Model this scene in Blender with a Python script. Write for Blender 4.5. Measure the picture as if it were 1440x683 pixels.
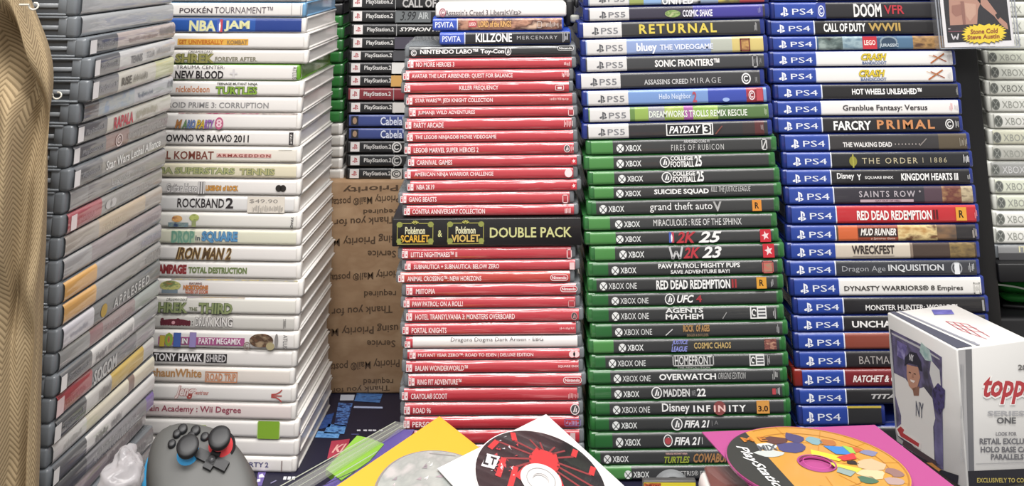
import bpy, bmesh, math, random
from mathutils import Vector, Matrix

random.seed(7)
for o in list(bpy.data.objects):
    bpy.data.objects.remove(o)
SC = bpy.context.scene
COL = SC.collection

# ------------------------------------------------------------------ camera, light, exposure
F = 1440.0
TH = math.radians(12)
H = 0.455
YP = -80 - F * math.tan(TH)
cd = bpy.data.cameras.new('camera')
cam = bpy.data.objects.new('camera', cd)
COL.objects.link(cam)
cam.location = (0, 0, H)
cam.rotation_euler = (math.radians(90) + TH, 0, 0)
cd.sensor_width = 36
cd.lens = 36 * F / 1440
cd.shift_y = -(341.5 - YP) / 1440
cd.clip_start = 0.02
SC.camera = cam
SC.view_settings.view_transform = 'Standard'
SC.view_settings.look = 'None'
SC.view_settings.exposure = -0.1
SC.view_settings.gamma = 1.0
SC.view_settings.use_curve_mapping = False
w = bpy.data.worlds.new('room_light')
SC.world = w
w.use_nodes = True
bg = w.node_tree.nodes['Background']
bg.inputs[0].default_value = (1.0, 0.975, 0.95, 1)
bg.inputs[1].default_value = 0.46


def area(name, loc, aim, sx, sy, power, col=(1, 0.975, 0.95)):
    d = bpy.data.lights.new(name, 'AREA')
    d.shape = 'RECTANGLE'
    d.size, d.size_y = sx, sy
    d.energy = power
    d.color = col
    o = bpy.data.objects.new(name, d)
    COL.objects.link(o)
    o.location = loc
    o.rotation_euler = (Vector(aim) - Vector(loc)).to_track_quat('-Z', 'Y').to_euler()
    return o


area('ceiling_lamp', (0.15, 0.1, 2.05), (0.05, 1.05, 0.25), 1.8, 0.5, 52)
area('ceiling_lamp', (0.3, 1.1, 2.1), (0.1, 1.0, 0), 1.8, 0.3, 16)
area('ceiling_lamp', (-0.2, -1.6, 2.2), (0, 1.0, 0.2), 2.6, 0.5, 60)


# ------------------------------------------------------------------ photo measurement helpers
def ray(px, py):
    u = (px - 720) / F
    v = -(py - YP) / F
    return Vector((u, math.cos(TH) - v * math.sin(TH), math.sin(TH) + v * math.cos(TH)))


CAM = Vector((0, 0, H))


def at(px, py, Y):
    d = ray(px, py)
    return CAM + d * (Y / d.y)


def on_plane(px, py, P, n):
    d = ray(px, py)
    return CAM + d * ((P - CAM).dot(n) / d.dot(n))


# ------------------------------------------------------------------ materials
def lin(h):
    h = h.lstrip('#')
    r = []
    for i in (0, 2, 4):
        c = int(h[i:i + 2], 16) / 255
        r.append(c / 12.92 if c <= 0.04045 else ((c + 0.055) / 1.055) ** 2.4)
    return (r[0], r[1], r[2], 1)


_M = {}


def sin_(p, name, val):
    if name in p.inputs:
        p.inputs[name].default_value = val


def mat(spec, rough=0.45, coat=0.0, alpha=1.0, metal=0.0, bump=0.0):
    """spec: 'hex' or 'hex,hex,hex@scale' for blotchy printed artwork"""
    key = (spec, rough, coat, alpha, metal, bump)
    if key in _M:
        return _M[key]
    m = bpy.data.materials.new('m_' + spec.replace('#', '').replace(',', '_')[:40])
    m.use_nodes = True
    nt = m.node_tree
    p = nt.nodes['Principled BSDF']
    p.inputs['Roughness'].default_value = rough
    p.inputs['Metallic'].default_value = metal
    sin_(p, 'Coat Weight', coat)
    sin_(p, 'Coat Roughness', 0.06)
    if coat >= 1:
        sin_(p, 'Coat IOR', 1.75)
    p.inputs['Alpha'].default_value = alpha
    if ',' in spec:
        body, _, sc = spec.partition('@')
        cols = body.split(',')
        sc = float(sc or 60)
        tc = nt.nodes.new('ShaderNodeTexCoord')
        mp = nt.nodes.new('ShaderNodeMapping')
        mp.inputs['Scale'].default_value = (sc, sc * 2, sc * 2)
        nz = nt.nodes.new('ShaderNodeTexNoise')
        nz.inputs['Scale'].default_value = 1
        nz.inputs['Detail'].default_value = 3
        rp = nt.nodes.new('ShaderNodeValToRGB')
        els = rp.color_ramp.elements
        while len(els) < len(cols):
            els.new(0.5)
        for i, c in enumerate(cols):
            els[i].position = 0.33 + 0.34 * i / max(1, len(cols) - 1)
            els[i].color = lin(c)
        nt.links.new(tc.outputs['Object'], mp.inputs[0])
        nt.links.new(mp.outputs[0], nz.inputs['Vector'])
        nt.links.new(nz.outputs[0], rp.inputs[0])
        nt.links.new(rp.outputs[0], p.inputs['Base Color'])
    else:
        p.inputs['Base Color'].default_value = lin(spec)
    if bump:
        tc = nt.nodes.new('ShaderNodeTexCoord')
        oi = nt.nodes.new('ShaderNodeObjectInfo')
        ad = nt.nodes.new('ShaderNodeVectorMath')
        ad.operation = 'ADD'
        mp = nt.nodes.new('ShaderNodeMapping')
        mp.inputs['Scale'].default_value = (14, 220, 220)
        nz = nt.nodes.new('ShaderNodeTexNoise')
        nz.inputs['Scale'].default_value = 1
        nz.inputs['Detail'].default_value = 2
        bp = nt.nodes.new('ShaderNodeBump')
        bp.inputs['Strength'].default_value = bump
        bp.inputs['Distance'].default_value = 0.001
        nt.links.new(tc.outputs['Object'], ad.inputs[0])
        nt.links.new(oi.outputs['Random'], ad.inputs[1])
        nt.links.new(ad.outputs[0], mp.inputs[0])
        nt.links.new(mp.outputs[0], nz.inputs['Vector'])
        nt.links.new(nz.outputs[0], bp.inputs['Height'])
        nt.links.new(bp.outputs[0], p.inputs['Coat Normal'])
    _M[key] = m
    return m


def glossy_clear(name, col='d8dade', mixf=0.55, rough=0.08):
    if name in _M:
        return _M[name]
    m = bpy.data.materials.new(name)
    m.use_nodes = True
    nt = m.node_tree
    p = nt.nodes['Principled BSDF']
    p.inputs['Base Color'].default_value = lin(col)
    p.inputs['Roughness'].default_value = rough
    tr = nt.nodes.new('ShaderNodeBsdfTransparent')
    mx = nt.nodes.new('ShaderNodeMixShader')
    mx.inputs[0].default_value = mixf
    nt.links.new(tr.outputs[0], mx.inputs[1])
    nt.links.new(p.outputs[0], mx.inputs[2])
    nt.links.new(mx.outputs[0], nt.nodes['Material Output'].inputs['Surface'])
    _M[name] = m
    return m


# ------------------------------------------------------------------ mesh builder
_T = {}


def text_geo(s, style=''):
    key = (s, style)
    if key in _T:
        return _T[key]
    c = bpy.data.curves.new('t', 'FONT')
    c.body = s
    c.resolution_u = 2
    off = 0.0
    if 'b' in style:
        off = 0.018
    if 'B' in style:
        off = 0.03
    if 'O' in style:
        off += 0.045
    c.offset = off
    c.shear = 0.3 if 'i' in style else 0
    if 's' in style:
        c.space_character = 1.3
    o = bpy.data.objects.new('t', c)
    me = o.to_mesh()
    vs = [(v.co.x, v.co.y) for v in me.vertices]
    fs = [tuple(f.vertices) for f in me.polygons]
    o.to_mesh_clear()
    bpy.data.objects.remove(o)
    bpy.data.curves.remove(c)
    if not vs:
        vs = [(0, 0), (1, 1)]
    _T[key] = (vs, fs)
    return _T[key]


class MB:
    def __init__(self, m3=None):
        self.v, self.f, self.fm, self.fs, self.mats = [], [], [], [], []
        self.m3 = m3 or (lambda x, y, l: (x, -0.0002 - 0.00002 * l, y))

    def mi(self, m):
        if isinstance(m, str):
            m = mat(m)
        if m not in self.mats:
            self.mats.append(m)
        return self.mats.index(m)

    def add(self, vs, fs, m, smooth=False):
        b = len(self.v)
        self.v += [tuple(v) for v in vs]
        k = self.mi(m)
        for f in fs:
            self.f.append(tuple(b + i for i in f))
            self.fm.append(k)
            self.fs.append(smooth)

    def box(self, x0, x1, y0, y1, z0, z1, m, bev=0, seg=2):
        bm = bmesh.new()
        bmesh.ops.create_cube(bm, size=1)
        for v in bm.verts:
            v.co = Vector(((x0 + x1) / 2 + v.co.x * (x1 - x0), (y0 + y1) / 2 + v.co.y * (y1 - y0), (z0 + z1) / 2 + v.co.z * (z1 - z0)))
        if bev:
            bmesh.ops.bevel(bm, geom=list(bm.edges), offset=bev, segments=seg, profile=0.5, affect='EDGES')
        self.bm(bm, m, bool(bev))

    def bm(self, bm, m, smooth=False):
        bm.verts.ensure_lookup_table()
        bm.verts.index_update()
        self.add([v.co.copy() for v in bm.verts], [[v.index for v in f.verts] for f in bm.faces], m, smooth)
        bm.free()

    # flat marks on the printed face
    def poly(self, pts, m, l=0):
        a = sum(pts[i][0] * pts[(i + 1) % len(pts)][1] - pts[(i + 1) % len(pts)][0] * pts[i][1] for i in range(len(pts)))
        if a < 0:
            pts = pts[::-1]
        self.add([self.m3(x, y, l) for x, y in pts], [tuple(range(len(pts)))], m)

    def rect(self, x0, x1, y0, y1, m, l=0):
        self.poly([(x0, y0), (x1, y0), (x1, y1), (x0, y1)], m, l)

    def ell(self, cx, cy, rx, ry, m, l=0, n=20):
        self.poly([(cx + rx * math.cos(2 * math.pi * i / n), cy + ry * math.sin(2 * math.pi * i / n)) for i in range(n)], m, l)

    def ring(self, cx, cy, rx, ry, t, m, l=0, n=24, a0=0, a1=360):
        vs, fs = [], []
        for i in range(n + 1):
            a = math.radians(a0 + (a1 - a0) * i / n)
            for k in (1 - t, 1):
                vs.append(self.m3(cx + rx * k * math.cos(a), cy + ry * k * math.sin(a), l))
        for i in range(n):
            fs.append((2 * i, 2 * i + 1, 2 * i + 3, 2 * i + 2))
        self.add(vs, fs, m)

    def line(self, a, b, wd, m, l=0):
        dx, dy = b[0] - a[0], b[1] - a[1]
        q = math.hypot(dx, dy) or 1
        nx, ny = -dy / q * wd / 2, dx / q * wd / 2
        self.poly([(a[0] + nx, a[1] + ny), (a[0] - nx, a[1] - ny), (b[0] - nx, b[1] - ny), (b[0] + nx, b[1] + ny)], m, l)

    def text(self, s, x0, x1, y0, y1, m, style='', l=1):
        vs, fs = text_geo(s, style.replace('v', '').replace('r', ''))
        if 'v' in style:      # reads downwards
            vs = [(y, -x) for x, y in vs]
        if 'r' in style:      # upside down
            vs = [(-x, -y) for x, y in vs]
        ax, bx = min(v[0] for v in vs), max(v[0] for v in vs)
        ay, by = min(v[1] for v in vs), max(v[1] for v in vs)
        sx, sy = (x1 - x0) / max(1e-6, bx - ax), (y1 - y0) / max(1e-6, by - ay)
        self.add([self.m3(x0 + (x - ax) * sx, y0 + (y - ay) * sy, l) for x, y in vs], fs, m)

    def text_skew(self, s, quad, m, style='', l=1):
        """text fitted to a quadrilateral: bottom-left, bottom-right, top-right, top-left"""
        vs, fs = text_geo(s, style)
        ax, bx = min(v[0] for v in vs), max(v[0] for v in vs)
        ay, by = min(v[1] for v in vs), max(v[1] for v in vs)
        out = []
        for x, y in vs:
            u, t = (x - ax) / (bx - ax), (y - ay) / (by - ay)
            p = [(quad[0][k] * (1 - u) + quad[1][k] * u) * (1 - t) + (quad[3][k] * (1 - u) + quad[2][k] * u) * t for k in (0, 1)]
            out.append(self.m3(p[0], p[1], l))
        self.add(out, fs, m)

    def build(self, name, parent=None, sub=0):
        me = bpy.data.meshes.new(name)
        me.from_pydata(self.v, [], self.f)
        for m in self.mats:
            me.materials.append(m)
        me.polygons.foreach_set('material_index', self.fm)
        me.polygons.foreach_set('use_smooth', self.fs)
        me.update()
        o = bpy.data.objects.new(name, me)
        COL.objects.link(o)
        if parent is not None:
            o.parent = parent
        if sub:
            sm = o.modifiers.new('sub', 'SUBSURF')
            sm.levels = sm.render_levels = sub
        return o


def tag(o, label, cat, group=None, kind=None):
    if label:
        o['label'] = label
    if cat:
        o['category'] = cat
    if group:
        o['group'] = group
    if kind:
        o['kind'] = kind
    return o


def empty(name, M, label, cat, group=None):
    o = bpy.data.objects.new(name, None)
    o.empty_display_size = 0.02
    COL.objects.link(o)
    o.matrix_world = M
    return tag(o, label, cat, group)


# ------------------------------------------------------------------ printed marks and logos
def W_(h):
    return mat(h, 0.5)


def logo(mb, kind, x0, x1, y0, y1, col='f2f2f0', l=1):
    c = W_(col)
    w, h = x1 - x0, y1 - y0
    cx, cy = (x0 + x1) / 2, (y0 + y1) / 2
    X = lambda u: x0 + u * w
    Y = lambda v: y0 + v * h
    if kind == 'ps':
        mb.poly([(X(.38), Y(0.02)), (X(.56), Y(.09)), (X(.56), Y(.78)), (X(.66), Y(.74)), (X(.66), Y(.5)), (X(.8), Y(.46)), (X(.88), Y(.6)), (X(.84), Y(.78)), (X(.7), Y(.9)), (X(.38), Y(1))], c, l)
        mb.poly([(X(.34), Y(.46)), (X(.02), Y(.34)), (X(0), Y(.24)), (X(.12), Y(.16)), (X(.34), Y(.2)), (X(.34), Y(.3)), (X(.2), Y(.28)), (X(.34), Y(.36))], c, l)
        mb.poly([(X(.6), Y(.42)), (X(.9), Y(.38)), (X(1), Y(.28)), (X(.92), Y(.2)), (X(.6), Y(.1)), (X(.6), Y(.2)), (X(.8), Y(.27)), (X(.6), Y(.32))], c, l)
    elif kind == 'xb':
        mb.ell(cx, cy, w / 2, h / 2, c, l)
        d = W_('3a3b3c')
        for s in (-1, 1):
            pts = []
            for i in range(7):
                t = i / 6
                pts.append((cx + s * w * (-.36 + .72 * t), cy + h * (-.42 + .5 * t + .22 * t * t)))
            for a, b in zip(pts, pts[1:]):
                mb.line(a, b, h * .1, d, l + 1)
    elif kind == 'xr':
        mb.ell(cx, cy, w / 2, h / 2, W_('7d807a'), l)
        mb.ell(cx, cy, w * .4, h * .4, W_('5d605c'), l + 1)
        mb.line((X(.26), Y(.2)), (X(.74), Y(.8)), h * .07, W_('9a9d97'), l + 2)
        mb.line((X(.26), Y(.8)), (X(.74), Y(.2)), h * .07, W_('9a9d97'), l + 2)
    elif kind == 'sw':
        mb.rect(X(.02), X(.46), Y(.04), Y(.96), c, l)
        mb.rect(X(.12), X(.36), Y(.16), Y(.84), W_('c23a44'), l + 1)
        mb.ell(X(.24), Y(.68), w * .08, h * .1, c, l + 2, 10)
        mb.rect(X(.54), X(1), Y(.04), Y(.96), c, l)
        mb.ell(X(.77), Y(.42), w * .09, h * .11, W_('c23a44'), l + 1, 10)
    elif kind == 'nin':
        n = 24
        mb.poly([(cx + (w / 2 - h / 2) * (1 if math.cos(a) > 0 else -1) + h / 2 * math.cos(a), cy + h / 2 * math.sin(a)) for a in [2 * math.pi * (i + .5) / n for i in range(n)]], c, l)
        q = .82
        mb.poly([(cx + (w / 2 - h / 2) * (1 if math.cos(a) > 0 else -1) + q * h / 2 * math.cos(a), cy + q * h / 2 * math.sin(a)) for a in [2 * math.pi * (i + .5) / n for i in range(n)]], W_('b93440' if col == 'f2f2f0' else '262627'), l + 1)
        mb.text('Nintendo', X(.1), X(.9), Y(.25), Y(.75), c, 'b', l + 2)
    elif kind == 'p2':
        mb.rect(x0, x1, y0, y1, W_('e6e0de'), l)
        logo(mb, 'ps', X(.2), X(.8), Y(.22), Y(.8), 'b04a50', l + 1)
    elif kind == 'R':
        mb.rect(x0, x1, y0, y1, W_(col), l)
        mb.text('R', X(.28), X(.72), Y(.22), Y(.78), W_('2a1c10'), 'B', l + 1)
    elif kind == '2k':
        mb.rect(x0, x1, y0, y1, W_('c82f3c'), l)
        pts = []
        for i in range(10):
            a = math.pi / 2 + i * math.pi / 5
            r = .38 if i % 2 == 0 else .16
            pts.append((cx + r * w * math.cos(a + .2), cy + r * h * math.sin(a + .2)))
        mb.poly(pts, W_('f0d8d8'), l + 1)
    elif kind == 'sq':
        mb.rect(x0, x1, y0, y1, c, l)
        mb.rect(X(.08), X(.42), Y(.1), Y(.9), W_('3c3d3d'), l + 1)
        mb.ring(X(.25), Y(.5), w * .15, h * .3, .4, c, l + 2, 16, 20, 300)
        for k in range(3):
            mb.rect(X(.5), X(.94), Y(.16 + .26 * k), Y(.3 + .26 * k), W_('55565a'), l + 1)
    elif kind == 'ring':
        mb.ring(cx, cy, w / 2, h / 2, .25, c, l)
        mb.ring(cx, cy, w * .27, h * .27, .4, c, l, 18, 40, 330)
    elif kind == 'disc':
        mb.ell(cx, cy, w / 2, h / 2, c, l)
        mb.ell(cx, cy, w * .41, h * .41, W_('4a4b4c'), l + 1)
        mb.poly([(X(.3), Y(.25)), (X(.45), Y(.25)), (X(.62), Y(.78)), (X(.5), Y(.78))], c, l + 2)
        mb.poly([(X(.55), Y(.25)), (X(.7), Y(.25)), (X(.72), Y(.6)), (X(.62), Y(.6))], c, l + 2)
    elif kind == 'bars':
        r = random.Random(round(x0 * 1e5) + 3)
        n = max(3, int(w / 0.0011))
        for i in range(n):
            a = r.uniform(0, .35)
            b = r.uniform(.6, 1)
            mb.rect(X((i + .15) / n), X((i + .15 + r.uniform(.3, .6)) / n), Y(a), Y(b), c, l)
    elif kind == 'box':
        t = h * .1
        mb.rect(x0, x1, y0, y0 + t, c, l); mb.rect(x0, x1, y1 - t, y1, c, l)
        mb.rect(x0, x0 + t, y0, y1, c, l); mb.rect(x1 - t, x1, y0, y1, c, l)
    elif kind == 'fill':
        mb.rect(x0, x1, y0, y1, W_(col) if ',' not in col else mat(col), l)
    elif kind == 'oval':
        mb.ell(cx, cy, w / 2, h / 2, W_(col) if ',' not in col else mat(col), l)
    elif kind == 'line':
        mb.line((x0, y0), (x1, y1), h * .15, c, l)
    elif kind == 'atari':
        mb.rect(X(.0), X(1), Y(.45), Y(.55), c, l)
        for s in (-1, 1):
            pts = [(X(0), Y(.5 + s * .1)), (X(.45), Y(.5 + s * .14)), (X(.8), Y(.5 + s * .3)), (X(1), Y(.5 + s * .5))]
            for a, b in zip(pts, pts[1:]):
                mb.line(a, b, h * .1, c, l)
    elif kind == 'www':
        pts = [(0, 1), (.22, 0), (.5, .62), (.78, 0), (1, 1)]
        pts = [(X(a), Y(b)) for a, b in pts]
        for a, b in zip(pts, pts[1:]):
            mb.line(a, b, w * .16, c, l)
    elif kind == 'nba':
        mb.rect(x0, X(.5), y0, y1, W_('4a62b0'), l); mb.rect(X(.5), x1, y0, y1, W_('c04a58'), l)
        mb.poly([(X(.4), Y(.1)), (X(.6), Y(.1)), (X(.7), Y(.5)), (X(.55), Y(.85)), (X(.35), Y(.6))], W_('f2f2f0'), l + 1)
    elif kind == 'puff':
        mb.ell(X(.3), Y(.5), w * .3, h * .5, c, l, 14); mb.ell(X(.7), Y(.5), w * .3, h * .5, c, l, 14)


ORD = ['zeroth', 'first', 'second', 'third', 'fourth', 'fifth', 'sixth', 'seventh', 'eighth', 'ninth', 'tenth', 'eleventh', 'twelfth', 'thirteenth', 'fourteenth', 'fifteenth', 'sixteenth', 'seventeenth', 'eighteenth', 'nineteenth', 'twentieth', 'twenty-first', 'twenty-second', 'twenty-third', 'twenty-fourth', 'twenty-fifth', 'twenty-sixth', 'twenty-seventh', 'twenty-eighth', 'twenty-ninth', 'thirtieth', 'thirty-first', 'thirty-second', 'thirty-third', 'thirty-fourth', 'thirty-fifth', 'thirty-sixth', 'thirty-seventh', 'thirty-eighth', 'thirty-ninth', 'fortieth']

SHELL = {
    'white': mat('e9e5e0', 0.3, 0.3), 'blue': mat('25357e', 0.22, 0.5), 'navy': mat('1f2f78', 0.22, 0.5),
    'green': mat('34703a', 0.22, 0.6), 'black': mat('1c1c1e', 0.3, 0.4), 'lime': mat('6aa32e', 0.25, 0.5),
    'clear': glossy_clear('clear_case_plastic', '8f9498', 0.6, 0.12), 'pale': mat('d9dad2', 0.3, 0.3),
    'red': mat('8a2a24', 0.25, 0.5), 'vita': mat('2f55c0', 0.2, 0.5), 'sky': mat('6f9cc0', 0.25, 0.4),
    'smoke': glossy_clear('smoke_case_plastic', '7f8489', 0.8, 0.18),
}


def ins(spec, gloss):
    return mat(spec, 0.42, 1.0 if gloss > .75 else gloss, 1.0, 0.0, 0.9 if gloss > .75 else (0.45 if gloss > 0.3 else 0.12))


def game_case(M, W, D, T, shell, base, bands, marks, label, cat, group, inset=0.005, gloss=0.6, name='game_case', topz=None):
    """one case: hinged shell + printed cover insert under its clear sleeve.
    local axes: x along the spine, y into the case, z up; origin at the front bottom centre"""
    e = empty(name, M, label, cat, group)
    sh = SHELL[shell]
    mb = MB()
    h = W / 2
    mb.box(-h, h, 0.0016 if gloss <= .75 else .0021, 0.011, 0, T, sh, min(0.0022, T * .2), 2)
    mb.box(-h, h, 0.010, D, T - 0.0017, T, sh, 0.0005, 1)
    mb.box(-h, h, 0.010, D, 0, 0.0017, sh, 0.0005, 1)
    if shell == 'smoke':
        mb.box(-h + 0.0006, h - 0.0006, 0.0095, 0.017, 0.0012, T - 0.0012, sh, .0005, 1)
        mb.box(-h + 0.0035, h - 0.0035, 0.0165, 0.062, 0.0012, T - 0.0012, mat('62666b', .3, .4))
        mb.box(-h + 0.0012, h - 0.0012, 0.0165, 0.062, T * .36, T * .56, mat('8e9296', .25, .4), .0005, 1)
        mb.box(-h + 0.0012, h - 0.0012, 0.0615, D - 0.0012, 0.0012, T - 0.0012, sh)
    else:
        mb.box(-h + 0.0013, h - 0.0013, 0.0095, D - 0.0012, 0.0012, T - 0.0012, sh)
    mb.box(-h * .35, h * .35, D - 0.002, D - 0.0004, T * .3, T * .7, sh, 0.0004, 1)
    mb.build('case_shell', e)
    mb = MB()
    a, b = -h + inset, h - inset
    zi = 0.0004 if gloss > .75 else 0.0008
    z0, z1 = zi, T - zi
    rr = min(0.0042 if gloss > 0.75 else 0.0028, (z1 - z0) * .48)
    sA = math.sin(math.radians(64))
    prof = []
    for sgn in (-1, 1):
        zc = (z0 + rr * sA) if sgn < 0 else (z1 - rr * sA)
        half = [(zc + sgn * rr * math.sin(math.radians(k)), rr * (1 - math.cos(math.radians(k))) * .8) for k in (0, 16, 32, 48, 64)]
        prof += half[::-1] if sgn < 0 else half
    segs = [(a, b, base)]
    for xa, xb, c in bands:
        xa = a if xa is None else max(a, xa)
        xb = b if xb is None else min(b, xb)
        new = []
        for s in segs:
            if s[1] <= xa or s[0] >= xb:
                new.append(s)
                continue
            if s[0] < xa:
                new.append((s[0], xa, s[2]))
            if s[1] > xb:
                new.append((xb, s[1], s[2]))
        new.append((xa, xb, c))
        segs = new
    for xa, xb, c in segs:
        vs, fs = [], []
        for z, y in prof:
            vs += [(xa, y, z), (xb, y, z)]
        for i in range(len(prof) - 1):
            fs.append((2 * i, 2 * i + 1, 2 * i + 3, 2 * i + 2))
        mb.add(vs, fs, ins(c, gloss), True)
    for mi_, mk in enumerate(marks):
        kind, xa, xb, fa, fb, c = mk[:6]
        l0 = 1 + 5 * mi_
        st = mk[6] if len(mk) > 6 else ''
        ya, yb = T * (1 - fb), T * (1 - fa)
        if kind.startswith('#'):
            logo(mb, kind[1:], xa, xb, ya, yb, c, l0)
        else:
            if '|' in st:
                st, oc = st.split('|')
                mb.text(kind, xa - .0002, xb + .0002, ya - .0002, yb + .0002, W_(oc), (st + 'O'), l0)
                mb.text(kind, xa, xb, ya, yb, W_(c), st, l0 + 1)
            else:
                mb.text(kind, xa, xb, ya, yb, W_(c), st, l0)
    mb.build('cover_insert', e)
    return e


def stack(rows, Y0, W, D, yaw, roll, ref, shell, base, inset, gloss, cat, group, suffix, start=1, common=None, jit=0.0012):
    """rows: (y_top, y_bottom, x_left|None, x_right|None, look, options)"""
    n = len(rows)
    out = []
    for i, r in enumerate(rows):
        y0, y1, xl, xr, look = r[:5]
        op = r[5] if len(r) > 5 else {}
        yb = rows[i + 1][0] if i + 1 < n else y1
        if op.get('gap'):
            yb = y1
        ym = (y0 + y1) / 2
        Wc = op.get('W', W)
        Dc = op.get('D', D)
        Yc = Y0 + op.get('dy', 0) + random.uniform(0, jit)
        yw = math.radians(yaw + op.get('yaw', 0))
        rl = math.radians(roll(ym))
        if xl is not None and xr is not None:
            xc = (at(xl, ym, Yc).x + at(xr, ym, Yc).x) / 2
            if op.get('fit'):
                Wc = at(xr, ym, Yc).x - at(xl, ym, Yc).x
        elif xl is None:
            xc = at(xr, ym, Yc).x - Wc / 2 * math.cos(yw)
        else:
            xc = at(xl, ym, Yc).x + Wc / 2 * math.cos(yw)
        xref = xc + ref * Wc / 2
        pxr = 720 + (at(721, ym, Yc).x and xref / at(721, ym, Yc).x)
        zt, zb = at(pxr, y0, Yc).z, at(pxr, yb, Yc).z
        zz = zb + (xc - xref) * math.tan(rl)
        T = zt - zb - 0.0003
        M = Matrix.Translation((xc, Yc, zz)) @ Matrix.Rotation(yw, 4, 'Z') @ Matrix.Rotation(-rl, 4, 'Y')
        lx = lambda px: None if px is None else (at(px, ym, Yc).x - xc) / math.cos(yw)
        bands = [(lx(a), lx(b), c) for a, b, c in op.get('b', [])]
        marks = []
        L = -Wc / 2
        if common:
            cb, cm = common(op, L, Wc)
            bands = cb + bands
            marks += cm
        for mk in op.get('m', []):
            marks.append((mk[0], lx(mk[1]), lx(mk[2])) + tuple(mk[3:]))
        k = i + start
        lab = look + ', ' + (suffix % ORD[k] if '%' in suffix else suffix)
        out.append(game_case(M, Wc, Dc, T, op.get('shell', shell), op.get('base', base), bands, marks, op.get('label', lab), op.get('cat', cat), group, op.get('inset', inset), op.get('gloss', gloss), op.get('name', 'game_case')))
    return out

# ================================================================== the place: wall, floor, table
def struct(name, mb):
    o = mb.build(name)
    o['kind'] = 'structure'
    return o


mb = MB(); mb.box(-3, 3, -2, 2.2, -0.80, -0.76, mat('6a6866', 0.6)); struct('floor', mb)
mb = MB(); mb.box(-3, 3, 2.2, 2.3, -0.76, 2.4, mat('4a4a4c', 0.8)); struct('wall_back', mb)
t = empty('table', Matrix.Translation((0, 0.95, -0.76)), 'folding table under the dark printed mat carrying every stack', 'table')
SC.view_layers[0].update()


def tpart(name, x0, x1, y0, y1, z0, z1, m, bev=0.003, parent=None):
    mb = MB(); mb.box(x0, x1, y0 - 0.95, y1 - 0.95, z0 + 0.76, z1 + 0.76, m, bev)
    return mb.build(name, parent or t)


tpart('tabletop', -0.85, 0.95, 0.45, 1.6, -0.035, -0.0012, mat('b9b2a8', 0.5))
for sx in (-0.78, 0.84):
    for sy in (0.5, 1.5):
        tpart('leg', sx, sx + 0.04, sy, sy + 0.04, -0.76, -0.034, mat('55565a', 0.4), 0.004)

# ================================================================== white stack
def kf(op, L, Wc):
    return [], []


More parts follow.
